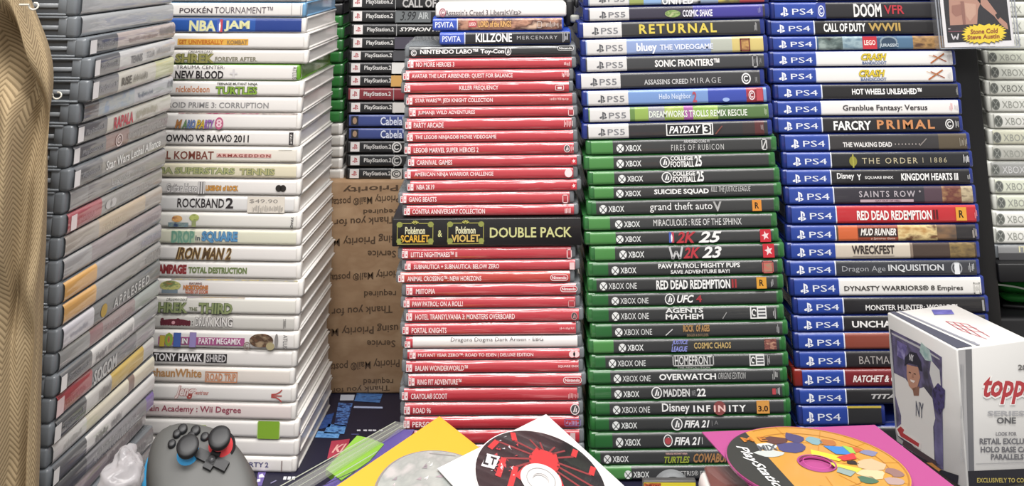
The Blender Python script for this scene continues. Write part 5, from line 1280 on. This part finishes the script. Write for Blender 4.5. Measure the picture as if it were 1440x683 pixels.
# ================================================================== card box at right
yaw = math.radians(-17)
c0 = at(1345, 490, 0.80)
zt = c0.z
HB = zt - ZC - .0006
M = Matrix.Translation((c0.x, c0.y, ZC + .0003)) @ Matrix.Rotation(-yaw, 4, 'Z')
e = empty('trading_card_box', M, 'white trading card box with a baseball player print and red logo, at lower right', 'card box')
WB, DB = 0.063, 0.0775
cardm = mat('d9d8d5', .35, .3)
mb = MB(); mb.box(0, WB, 0, DB, 0, HB, cardm, .0012, 2); mb.build('carton', e)
M0 = Matrix.Translation((c0.x, c0.y, 0)) @ Matrix.Rotation(-yaw, 4, 'Z')
e0 = empty('storage_carton', M0, 'small grey carton under the trading card box', 'box')
mb = MB(); mb.box(.003, WB - .003, .003, DB - .003, 0, ZC, mat('5a5856', .7), .002); mb.build('carton_body', e0)
iM = M.inverted()
Rn = M.to_3x3()


def face(origin, nrm):
    P = M @ Vector(origin); n = Rn @ Vector(nrm)
    def f(px, py):
        return iM @ on_plane(px, py, P, n)
    return f


fl, ff, ft = face((0, 0, 0), (-1, 0, 0)), face((0, 0, 0), (0, -1, 0)), face((0, 0, HB), (0, 0, 1))
kx = 1.0
# left face: 2D = (-y, z)
mb = MB(lambda x, y, l: (-.0003 - .0001 * l, -x, y))
FL = lambda px, py: ((lambda v: (max(-DB + .0008, min(-.0008, -v.y)), max(.001, min(HB - .0008, v.z))))(fl(px, py)))


def lpoly(pts, c, l):
    mb.poly([FL(*p) for p in pts], W_(c) if ',' not in c else mat(c), l)


lpoly([(1247, 470), (1257, 475), (1257, 610), (1247, 605)], 'a9abab,c2c4c2@40', 0)
lpoly([(1252, 462), (1302, 487), (1325, 502), (1327, 660), (1310, 655), (1262, 612), (1257, 520)], '3c3c48,6a6488,4c4a60@35', 0)
lpoly([(1254, 467), (1301, 490), (1322, 504), (1322, 506), (1300, 493), (1255, 470)], 'b8b8bc', 1)
lpoly([(1262, 478), (1276, 486), (1272, 506), (1262, 500)], '7a72a8,5a5488,9c96c0@80', 1)
lpoly([(1296, 481), (1308, 492), (1312, 508), (1302, 506), (1294, 494)], '8fb0ac,c0d0cc@90', 2)
lpoly([(1240, 450), (1246, 446), (1250, 478), (1246, 488)], '86a8a4,a8c0bc@90', 1)
lpoly([(1258, 524), (1274, 532), (1286, 548), (1300, 544), (1312, 560), (1316, 588), (1313, 600), (1315, 650), (1296, 640), (1268, 606), (1268, 584), (1260, 556)], 'dcdad6', 2)
lpoly([(1310, 506), (1322, 520), (1324, 545), (1314, 545), (1308, 524)], 'd0d0ce', 2)
lpoly([(1276, 512), (1292, 516), (1295, 530), (1291, 544), (1286, 550), (1279, 542), (1276, 528)], 'b88a74', 3)
lpoly([(1284, 545), (1294, 543), (1293, 556), (1286, 556)], '8a6454', 3)
lpoly([(1273, 514), (1274, 502), (1281, 494), (1290, 496), (1296, 508), (1298, 522), (1294, 520), (1291, 513), (1278, 510)], '262836', 4)
mb.text_skew('NY', [FL(1280, 506), FL(1286, 508), FL(1286, 499), FL(1280, 497)], W_('d8d8dc'), 'B', 5)
lpoly([(1279, 522), (1282, 523), (1282, 524.5), (1279, 523.5)], '4a3430', 4); lpoly([(1286, 524), (1289, 525), (1289, 526.5), (1286, 525.5)], '4a3430', 4)
lpoly([(1281, 533), (1288, 535), (1286, 538), (1282, 536)], 'e8dcd4', 4)
lpoly([(1284, 526), (1285.5, 526), (1286, 531), (1283.5, 530.5)], 'a27460', 4)
lpoly([(1312, 548), (1320, 538), (1330, 548), (1329, 572), (1322, 582), (1314, 572)], '33304c,4a4478,26243a@120', 3)
lpoly([(1315, 600), (1326, 588), (1327, 655), (1316, 650)], '5c587c,76729a@50', 1)
mb.text_skew('NY', [FL(1289, 584), FL(1300, 588), FL(1300, 567), FL(1289, 563)], W_('5a5c68'), 'b', 5)
lpoly([(1261, 602), (1268, 596), (1276, 603), (1275, 608), (1297, 622), (1296, 632), (1264, 612)], 'e2dcd8', 5)
lpoly([(1263, 603), (1268, 599), (1273, 604), (1271, 608), (1294, 623), (1293, 628), (1268, 613)], 'b03c40', 6)
lpoly([(1272, 618), (1318, 648), (1318, 656), (1270, 625)], '4a3c40', 5)
lpoly([(1300, 645), (1325, 660), (1349, 668), (1349, 700), (1280, 690), (1280, 640)], '2a2a34', 3)
lpoly([(1304, 650), (1312, 650), (1325, 660), (1322, 664), (1306, 656)], 'c88a48', 7)
mb.build('player_print', e)
# top face
mb = MB(lambda x, y, l: (x, y, HB + .0003 + .0001 * l))
FT = lambda px, py: ((lambda v: (max(.0008, min(WB - .0008, v.x)), max(.0008, min(DB - .0008, v.y))))(ft(px, py)))
mb.poly([FT(1247, 437), FT(1256, 437), FT(1368, 487), FT(1346, 490)], mat('4a4e5c', .4), 0)
mb.poly([FT(1262, 437), FT(1266, 437), FT(1382, 487), FT(1375, 487)], mat('8a8c96', .4), 0)
mb.poly([FT(1310, 436), FT(1338, 436), FT(1342, 442), (FT(1314, 443))], mat('4a4a8c,6a6aac@90'), 1)
rd = W_('c0606a')
for a, b in (((1330, 452), (1360, 456)), ((1360, 456), (1392, 474)), ((1330, 452), (1352, 465)), ((1352, 465), (1388, 477)), ((1340, 453), (1366, 470)), ((1350, 455), (1380, 474)), ((1336, 456), (1374, 462)), ((1346, 462), (1384, 468))):
    mb.line(FT(*a), FT(*b), .0007, rd, 1)
mb.line(FT(1352, 476), FT(1372, 482), .001, W_('9a9aa0'), 1)
mb.build('lid_print', e)
# front face
mb = MB(lambda x, y, l: (x, -.0003 - .0001 * l, y))


def FF(px, py):
    v = ff(px, py)
    return (max(.0008, min(WB - .0008, v.x)), max(.0008, min(HB - .0008, v.z)))


def ft_(s, xa, xb, ya, yb, c, st, l=2):
    a, b = ff(xa, yb), ff(xb, ya)
    a2_, b2_ = ff(xa, ya), ff(xb, yb)
    mb.text_skew(s, [(a.x, a.z), (b2_.x, b2_.z), (b.x, b.z), (a2_.x, a2_.z)], W_(c), st, l)


mb.poly([FF(1347, 491), FF(1366, 490), FF(1370, 690), FF(1350, 690)], mat('b4b4b6', .3, .4, 1, .3), 0)
mb.poly([FF(1357, 491), FF(1366, 490), FF(1370, 690), FF(1361, 690)], mat('77787c', .3, .4, 1, .3), 1)
ft_('SERIES ONE', 1350, 1355, 510, 650, 'a0a0a2', '', 1)
ft_('2025', 1431, 1455, 512, 520, '6a6866', 'B')
ft_('topps', 1380.5, 1454.5, 527, 569, 'f2efec', 'BOi', 2)
ft_('topps', 1382, 1453, 528.5, 567.5, 'b03a40', 'Bi', 3)
ft_('SERIES', 1388, 1440, 577, 584, 'a8a8aa', 'B')
ft_('ONE', 1401, 1428, 586, 595, '5a5a5c', 'B')
ft_('LOOK FOR', 1400, 1429, 606.5, 612, '77767a', 'b')
ft_('RETAIL EXCLUSIVE', 1377, 1457, 615.5, 624, '6a6a6e', 'B')
ft_('HOLO BASE CARD', 1378.5, 1456, 627, 635.5, '6a6a6e', 'B')
ft_('PARALLELS', 1393, 1439, 637.5, 645.5, '6a6a6e', 'B')
mb.poly([FF(1372, 651), FF(1460, 648), FF(1460, 649), FF(1372, 652)], W_('a8a8a8'), 1)
mb.poly([FF(1347, 664), FF(1475, 655), FF(1475, 700), FF(1347, 700)], W_('26262c'), 2)
ft_('EXCLUSIVELY TO COLLECT', 1373, 1458, 671, 677.5, 'b8a85c', 'b', 4)
mb.build('front_print', e)

# ================================================================== trading card in clear holder, in front of the blue stack
yC = 1.0085
cA, cB = at(1320, 71, yC), at(1437, 68.5, yC)
roll = math.atan2(cB.z - cA.z, cB.x - cA.x)
wc = (cB - cA).length
M = Matrix.Translation(((cA.x + cB.x) / 2, yC, (cA.z + cB.z) / 2)) @ Matrix.Rotation(-roll, 4, 'Y')
e = empty('card_holder', M, 'clear rigid holder with a wrestling card, leaning on the blue stack, top right', 'card holder')
iC = M.inverted()
hc = wc * 1.36
mb = MB(); mb.box(-wc / 2, wc / 2, 0, .0095, 0, hc, glossy_clear('clear_holder', 'c4c6ca', .07, .05), .0018, 2); mb.build('clear_slab', e)
mb = MB()
for x0_, x1_, z0_, z1_ in ((-wc / 2 + .0012, -wc / 2 + .0024, .002, hc - .002), (wc / 2 - .0024, wc / 2 - .0012, .002, hc - .002), (-wc / 2 + .002, wc / 2 - .002, .0012, .0022), (-wc / 2 + .004, -wc / 2 + .0048, .003, hc - .003), (wc / 2 - .0048, wc / 2 - .004, .003, hc - .003)):
    mb.box(x0_, x1_, -.0004, .0004, z0_, z1_, glossy_clear('holder_rim', 'a8acb4', .6, .1))
mb.build('rim_line', e)


def lc(px, py):
    v = iC @ at(px, py, yC)
    return (v.x, v.z)


K = [lc(1330.5, 67), lc(1429, 64), lc(1423, 0), lc(1325.5, 0)]
mb = MB()
q0, q1 = K[0], K[1]
x0, x1 = q0[0], q1[0]
slabpts = (x0, x1, q0[1], q0[1] + (x1 - x0) * 1.38)
e2 = empty('trading_card', M, 'wrestling trading card with white border and yellow starburst inside the clear holder', 'card')
mb.box(slabpts[0], slabpts[1], .003, .0036, slabpts[2], slabpts[3], mat('e4e2e4', .4)); mb.build('card_stock', e2)
mb = MB(lambda x, y, l: (x, .0029 - .00012 * l, y))
zt_ = slabpts[3] - .003


def cp(pts, c, l):
    mb.poly([lc(*p) for p in pts], W_(c) if ',' not in c else mat(c), l)


a, b = lc(1334.5, 60.5), lc(1424.5, 57)
mb.poly([a, b, (b[0], zt_), (a[0], zt_)], mat('1b191f', .3, .4), 0)
sk = 'b08472'
cp([(1336, 0), (1337, 22), (1338, 37), (1376, 35), (1377, 14), (1381, 4), (1379, -20), (1370, -42), (1345, -42), (1334, -20)], sk, 1)
cp([(1377, -30), (1390, 0), (1404, 19), (1410, 26), (1418, 33), (1420, 42), (1416, 40), (1408, 33), (1400, 23), (1384, 10), (1376, 0)], sk, 1)
cp([(1401, 21), (1407, 17), (1410, 23), (1405, 28)], '1c1718', 2)
cp([(1340, 8), (1354, 6), (1356, 20), (1346, 24), (1340, 18)], '96685a', 2)
cp([(1358, 4), (1374, 6), (1374, 20), (1366, 30), (1360, 22)], 'c09a86', 2)
cp([(1352, 2), (1357, 2), (1360, 34), (1356, 35)], '8c6054', 3)
cp([(1336, 36), (1378, 34), (1378, 43), (1335, 44)], '2c2024', 3)
cp([(1335, 44.3), (1378, 43.3), (1378, 44.2), (1335, 45.2)], '8a4a58', 4)
cp([(1335, 40), (1338, 40), (1338, 41.5), (1335, 41.5)], 'c8c4c8', 4)
n = 26
st = []
for i in range(2 * n):
    r = 1.0 if i % 2 == 0 else .82
    aa = math.pi * i / n
    ex = 32 * r * (abs(math.cos(aa)) ** .7) * (1 if math.cos(aa) >= 0 else -1)
    ey = 14 * r * (abs(math.sin(aa)) ** .7) * (1 if math.sin(aa) >= 0 else -1)
    st.append((1385.5 + ex, 47.5 + ey - .04 * ex))
cp([(x + .3, y + 1) for x, y in st], '5a4a1c', 5)
cp(st, 'e6cc34', 6)
ql = lambda xa, xb, ya, yb: [lc(xa, yb + 1), lc(xb, yb - 1), lc(xb, ya - 1), lc(xa, ya + 1)]
mb.text_skew('Stone Cold', ql(1366, 1404.5, 40.5, 47.5), W_('94481c'), 'B', 8)
mb.text_skew('Steve Austin', ql(1361.5, 1407, 48.5, 55), W_('94481c'), 'B', 8)
p0_, p1_ = lc(1340, 56), lc(1349, 47.5)
logo(mb, 'www', p0_[0], p1_[0], p0_[1], p1_[1], 'd8d4d8', 7)
mb.build('card_print', e2)

# ================================================================== small things between the red and white-banded stacks
zk = at(690, 43.5, 1.0).z
xk = at(803, 20, 1.0).x
M = Matrix.Translation((xk, 1.045, zk + .0004))
e = empty('cable_plug', M, 'black cable plug with grey collar, tucked beside the small handheld cases', 'plug')
mb = MB(); mb.box(-.0035, .0055, 0, .03, 0, .026, mat('1d1c1d', .5), .003, 3); mb.build('plug_body', e)
mb = MB(); mb.box(.0015, .0105, -.006, -.0004, .004, .0115, mat('b8b8ae', .4), .002, 2); mb.build('collar', e)
mb = MB(); mb.box(.0065, .010, -.002, .02, .018, .026, mat('2a2a2b', .4), .001, 1); mb.build('cable_end', e)
# ================================================================== tan herringbone bag at far left
def herring():
    m = bpy.data.materials.new('herringbone_cloth')
    m.use_nodes = True
    nt = m.node_tree
    p = nt.nodes['Principled BSDF']
    p.inputs['Roughness'].default_value = .9
    L = nt.links.new
    uv = nt.nodes.new('ShaderNodeUVMap')
    sp = nt.nodes.new('ShaderNodeSeparateXYZ')
    L(uv.outputs[0], sp.inputs[0])

    def mth(op, a, b=None):
        n = nt.nodes.new('ShaderNodeMath'); n.operation = op
        for i, s in enumerate((a, b)):
            if s is None:
                continue
            if isinstance(s, (int, float)):
                n.inputs[i].default_value = s
            else:
                L(s, n.inputs[i])
        return n.outputs[0]
    tri = mth('PINGPONG', sp.outputs[0], 0.0075)
    s = mth('ADD', mth('MULTIPLY', sp.outputs[1], 1.0), mth('MULTIPLY', tri, 1.15))
    fr = mth('FRACT', mth('MULTIPLY', s, 300))
    nz = nt.nodes.new('ShaderNodeTexNoise'); nz.inputs['Scale'].default_value = 40
    nz2 = nt.nodes.new('ShaderNodeTexNoise'); nz2.inputs['Scale'].default_value = 900
    st_ = mth('ADD', fr, mth('MULTIPLY', nz2.outputs[0], .35))
    rp = nt.nodes.new('ShaderNodeValToRGB')
    rp.color_ramp.elements[0].position = .45; rp.color_ramp.elements[0].color = lin('837053')
    rp.color_ramp.elements[1].position = .75; rp.color_ramp.elements[1].color = lin('af9a78')
    L(st_, rp.inputs[0])
    mx = nt.nodes.new('ShaderNodeMixRGB'); mx.blend_type = 'MULTIPLY'; mx.inputs[0].default_value = .35
    L(rp.outputs[0], mx.inputs[1]); L(nz.outputs['Color'], mx.inputs[2])
    L(rp.outputs[0], p.inputs['Base Color'])
    bp = nt.nodes.new('ShaderNodeBump'); bp.inputs['Strength'].default_value = .4; bp.inputs['Distance'].default_value = .0008
    L(st_, bp.inputs['Height']); L(bp.outputs[0], p.inputs['Normal'])
    return m


YB = 0.72
right = [(858, 52), (760, 54), (683, 55), (620, 57), (560, 58), (480, 60), (400, 62), (340, 65), (300, 66), (250, 67), (200, 67), (170, 68), (150, 71), (125, 75), (105, 76), (85, 74), (60, 68), (40, 60), (20, 52), (0, 44), (-25, 34), (-50, 20)]
e = empty('cloth_bag', Matrix.Translation((-0.37, YB + .03, 0)), 'tan herringbone cloth bag standing at the left photo edge', 'bag')
mb = MB()
rings = []
NS = 140
GROOVES = [(30, 6, 135, 40, .030, .0075), (-20, 30, 60, 62, .018, .005), (430, 46, 700, 33, .022, .006), (150, 60, 420, 20, .010, .010), (380, 8, 640, 14, .012, .009), (90, 62, 200, 48, .012, .006)]
_r = []
for (a0, b0), (a1, b1) in zip(right, right[1:]):
    k = max(1, round(abs(a1 - a0) / 14))
    _r += [(a0 + (a1 - a0) * i / k, b0 + (b1 - b0) * i / k) for i in range(k)]
right = _r + [right[-1]]
for py, px_ in right:
    p = at(px_, py, YB + .03)
    z = max(p.z, 0.0006)
    xr = p.x + 0.37
    hw = (xr + .12) / 2
    cx = (xr - .12) / 2
    ring_ = []
    for i in range(NS):
        a = 2 * math.pi * i / NS
        ca, sa = math.cos(a), math.sin(a)
        ex = abs(ca) ** .75 * (1 if ca >= 0 else -1)
        ey = abs(sa) ** .75 * (1 if sa >= 0 else -1)
        f = 1 + .022 * math.sin(5 * a + z * 9) + .012 * math.sin(11 * a - z * 23)
        if z > .30:
            f += .03 * math.sin(7 * a + 1.0 + z * 30) * min(1, (z - .30) * 9)
        gy = 0
        if sa < 0:
            xx = cx + hw * ex + .024
            for a0, x0_, a1, x1_, A_, s_ in GROOVES:
                if a0 - 40 < py < a1 + 40:
                    t_ = (py - a0) / (a1 - a0)
                    xg = at(x0_ + (x1_ - x0_) * t_, py, YB - .02).x + .37
                    fd = min(1, (py - a0 + 40) / 60, (a1 + 40 - py) / 60)
                    gy += 1.25 * A_ * max(0, fd) * (math.exp(-((xx - xg) / s_) ** 2) - .45 * math.exp(-((xx - xg - 2 * s_) / s_) ** 2))
        fy = f + (.16 * math.sin(4.0 * (cx + hw * ex) * 60 + z * 7) + .10 * math.sin((cx + hw * ex) * 150 - z * 26) + (.35 * math.sin((cx + hw * ex) * 95 + 1.2) * max(0, min(1, (z - .33) * 12)))) * (1 - abs(ca) ** 3)
        ring_.append((cx + hw * ex * (1 + (f - 1) * (0 if abs(ca) > .96 else 1)) - .44 * (.05 * ey * fy), .05 * ey * fy + gy * (1 - abs(ca) ** 4), z))
    rings.append(ring_)
vs = [v for r in rings for v in r]
fs = []
for j in range(len(rings) - 1):
    for i in range(NS):
        i2 = (i + 1) % NS
        fs.append((j * NS + i, j * NS + i2, (j + 1) * NS + i2, (j + 1) * NS + i))
fs.append(tuple(range(NS))[::-1])
fs.append(tuple((len(rings) - 1) * NS + i for i in range(NS)))
mb.add(vs, fs, herring(), True)
bag = mb.build('bag_cloth', e, sub=1)
uvl = bag.data.uv_layers.new(name='UVMap')
for poly in bag.data.polygons:
    for li in poly.loop_indices:
        vi = bag.data.loops[li].vertex_index
        k = vi % NS
        co = bag.data.vertices[vi].co
        uvl.data[li].uv = (k / NS * .52 if not (k == 0 and poly.vertices[:].count(vi - 1 + NS)) else .52, co.z)
# loose threads
for (px_, py, r, yy) in ((46, 9, .0026, .676), (79, 135, .0026, .742)):
    mb = MB()
    p = at(px_, py, yy)
    o_ = Vector((p.x + .37, yy - YB - .03, p.z))
    pts = [o_ + Vector((r * math.cos(t * .62 + 2.6), 0.0004 * t, r * .8 * math.sin(t * .62 + 2.6))) for t in range(10)]
    pts = [o_ + Vector((-.009, .001, .001))] + pts
    for a, b in zip(pts, pts[1:]):
        d = (b - a); q = d.to_track_quat('Z', 'Y').to_matrix()
        ring0 = [a + q @ Vector((.0006 * math.cos(k * math.pi / 3), .0006 * math.sin(k * math.pi / 3), 0)) for k in range(6)]
        ring1 = [v + d for v in ring0]
        mb.add(ring0 + ring1, [(k, (k + 1) % 6, 6 + (k + 1) % 6, 6 + k) for k in range(6)], mat('d8d4c8', .7), True)
    mb.build('loose_thread', e)

# ================================================================== grey controller
nC = Vector((0.10, -0.62, 0.78)).normalized()
PC = at(285, 655, 0.775)
MC = basis(PC, nC, Vector((1, 0.1, 0)))
iCt = MC.inverted()


def cl(px, py):
    v = iCt @ on_plane(px, py, PC, nC)
    return (v.x, v.y)


e = empty('game_controller', MC, 'grey game controller with black sticks over blue and red rings, before the white stack', 'controller')


def inflate(mb, pts, hs, back, m, cen=None, drop=0):
    n = len(pts)
    a = sum(pts[i][0] * pts[(i + 1) % n][1] - pts[(i + 1) % n][0] * pts[i][1] for i in range(n))
    if a < 0:
        pts = pts[::-1]
    cx = cen[0] if cen else sum(p[0] for p in pts) / n
    cy = cen[1] if cen else sum(p[1] for p in pts) / n
    vs, fs = [], []
    prof = [(s, h - drop) for s, h in hs]
    prof = [(s, -h * back - drop) for s, h in hs[1:]][::-1] + prof
    for s, h in prof:
        for x, y in pts:
            vs.append((cx + (x - cx) * s, cy + (y - cy) * s, h))
    for j in range(len(prof) - 1):
        for i in range(n):
            i2 = (i + 1) % n
            fs.append((j * n + i, j * n + i2, (j + 1) * n + i2, (j + 1) * n + i))
    vs.append((cx, cy, prof[0][1])); vs.append((cx, cy, prof[-1][1]))
    b = len(vs) - 2
    J = (len(prof) - 1) * n
    for i in range(n):
        i2 = (i + 1) % n
        fs.append((i2, i, b)); fs.append((J + i, J + i2, b + 1))
    mb.add(vs, fs, m, True)


HS = [(1, 0), (.985, .004), (.94, .008), (.86, .0108), (.7, .0128), (.4, .014), (.15, .0143)]
body = mat('545452', .5)
out = [(206, 706), (204, 672), (208, 640), (216, 616), (236, 602), (262, 599), (300, 605), (326, 621), (342, 640), (357, 664), (367, 700), (362, 735), (346, 745), (332, 742), (318, 742), (300, 743), (270, 744), (252, 744), (240, 744), (222, 742)]
mb = MB(); inflate(mb, [cl(*p) for p in out], HS, 1.5, body, cl(282, 658)); mb.build('body_shell', e, sub=1)
mb = MB(); inflate(mb, [cl(*p) for p in [(324, 656), (332, 641), (344, 643), (358, 662), (370, 700), (338, 704), (328, 680)]], [(1, 0), (.96, .003), (.85, .006), (.5, .008)], 1.2, mat('484a48', .5), None, .001); mb.build('shaded_right_side', e, sub=1)  # added lump on the right; its darker grey paints the turned-away side's shade
mb = MB(); inflate(mb, [cl(*p) for p in [(196, 700), (198, 668), (203, 646), (209, 632), (222, 632), (226, 660), (222, 700)]], [(1, 0), (.96, .003), (.8, .006), (.4, .007)], 1.2, mat('3c9cd0', .3, .5), None, .006); mb.build('blue_side_grip', e, sub=1)


def cyl(mb, c, r, z0, z1, m, n=28, top=1.0, dome=0):
    vs = []
    prof = [(r, z0), (r * top, z1)]
    if dome:
        prof += [(r * top * .9, z1 + dome * .6), (r * top * .6, z1 + dome)]
    for s, z in prof:
        vs += [(c[0] + s * math.cos(2 * math.pi * i / n), c[1] + s * math.sin(2 * math.pi * i / n), z) for i in range(n)]
    fs = []
    for j in range(len(prof) - 1):
        fs += [(j * n + i, j * n + (i + 1) % n, (j + 1) * n + (i + 1) % n, (j + 1) * n + i) for i in range(n)]
    fs.append(tuple((len(prof) - 1) * n + i for i in range(n)))
    mb.add(vs, fs, m, True)


bk = mat('1b1b1d', .45)
for c, col, r, lbl in (((266, 655), '3c9ad2', .0074, 'black thumb stick over blue ring'), ((310, 643), 'e0484c', .0076, 'black thumb stick over red ring')):
    C0 = cl(*c)
    mb = MB(); cyl(mb, C0, r * 1.34, .008, .0128, mat('242426', .4)); o = mb.build('stick_socket', e)
    sk_ = o
    mb = MB(); cyl(mb, C0, r * 1.14, .0125, .0165, mat(col, .35, .4), 28, .62, .002); mb.build('coloured_ring', sk_)
    mb = MB(); cyl(mb, C0, r * .42, .013, .0215, bk)
    cyl(mb, C0, r * .92, .0205, .0238, bk, 28, 1.06, .0012)
    mb.build('thumb_stick', sk_)
for c, rx in (((243, 641), .0028), ((250, 627), .0028), ((258, 620), .0034), ((270, 630), .003), ((289, 631), .003), ((276, 622), .0034)):
    mb = MB(); cyl(mb, cl(*c), rx, .006, .0148, bk, 18, .95, .001); mb.build('button', e)
c = cl(299, 665)
d = Vector(cl(315, 673)) - Vector(cl(283, 657))
an = math.atan2(d.y, d.x)
mb = MB()
for k in (0, math.pi / 2):
    for s in (1,):
        L_, w_ = (.0115, .0030)
        ca, sa = math.cos(an + k), math.sin(an + k)
        if k:
            L_ = .006
        pts = [(c[0] + u * ca - v * sa, c[1] + u * sa + v * ca) for u, v in ((-L_, -w_), (L_, -w_), (L_, w_), (-L_, w_))]
        slab(mb, pts, .010, .0166, bk)
mb.build('direction_pad', e)
mb = MB(); cyl(mb, c, .002, .0166, .0172, mat('4a4a4c', .3)); mb.build('pad_centre', e)

# clear plastic lump left of the controller
nL = Vector((0.2, -0.7, 0.68)).normalized()
PL = at(170, 665, 0.74)
ML = basis(PL, nL, Vector((1, 0, 0)))
iL = ML.inverted()
ll = lambda px, py: ((lambda v: (v.x, v.y))(iL @ on_plane(px, py, PL, nL)))
e = empty('plastic_blister', ML, 'crinkled clear plastic lump between the grey stack and the controller', 'plastic wrap')
mb = MB()
pts = [ll(*p) for p in [(126, 700), (138, 680), (152, 668), (160, 652), (172, 638), (186, 632), (197, 637), (201, 652), (198, 668), (199, 700)]]
inflate(mb, pts, [(1, 0), (.95, .005), (.8, .009), (.5, .0115), (.2, .012)], 1.0, glossy_clear('blister_plastic', 'c4c0c2', .5, .06))
r = random.Random(3)
o = mb.build('clear_shell', e, sub=2)
tx = bpy.data.textures.new('crumple', 'VORONOI'); tx.noise_scale = .011
dm = o.modifiers.new('crumple', 'DISPLACE'); dm.texture = tx; dm.strength = .009; dm.mid_level = .4; dm.texture_coords = 'LOCAL'
tx = bpy.data.textures.new('crease', 'CLOUDS'); tx.noise_scale = .006
dm = o.modifiers.new('crease', 'DISPLACE'); dm.texture = tx; dm.strength = .005; dm.texture_coords = 'LOCAL'
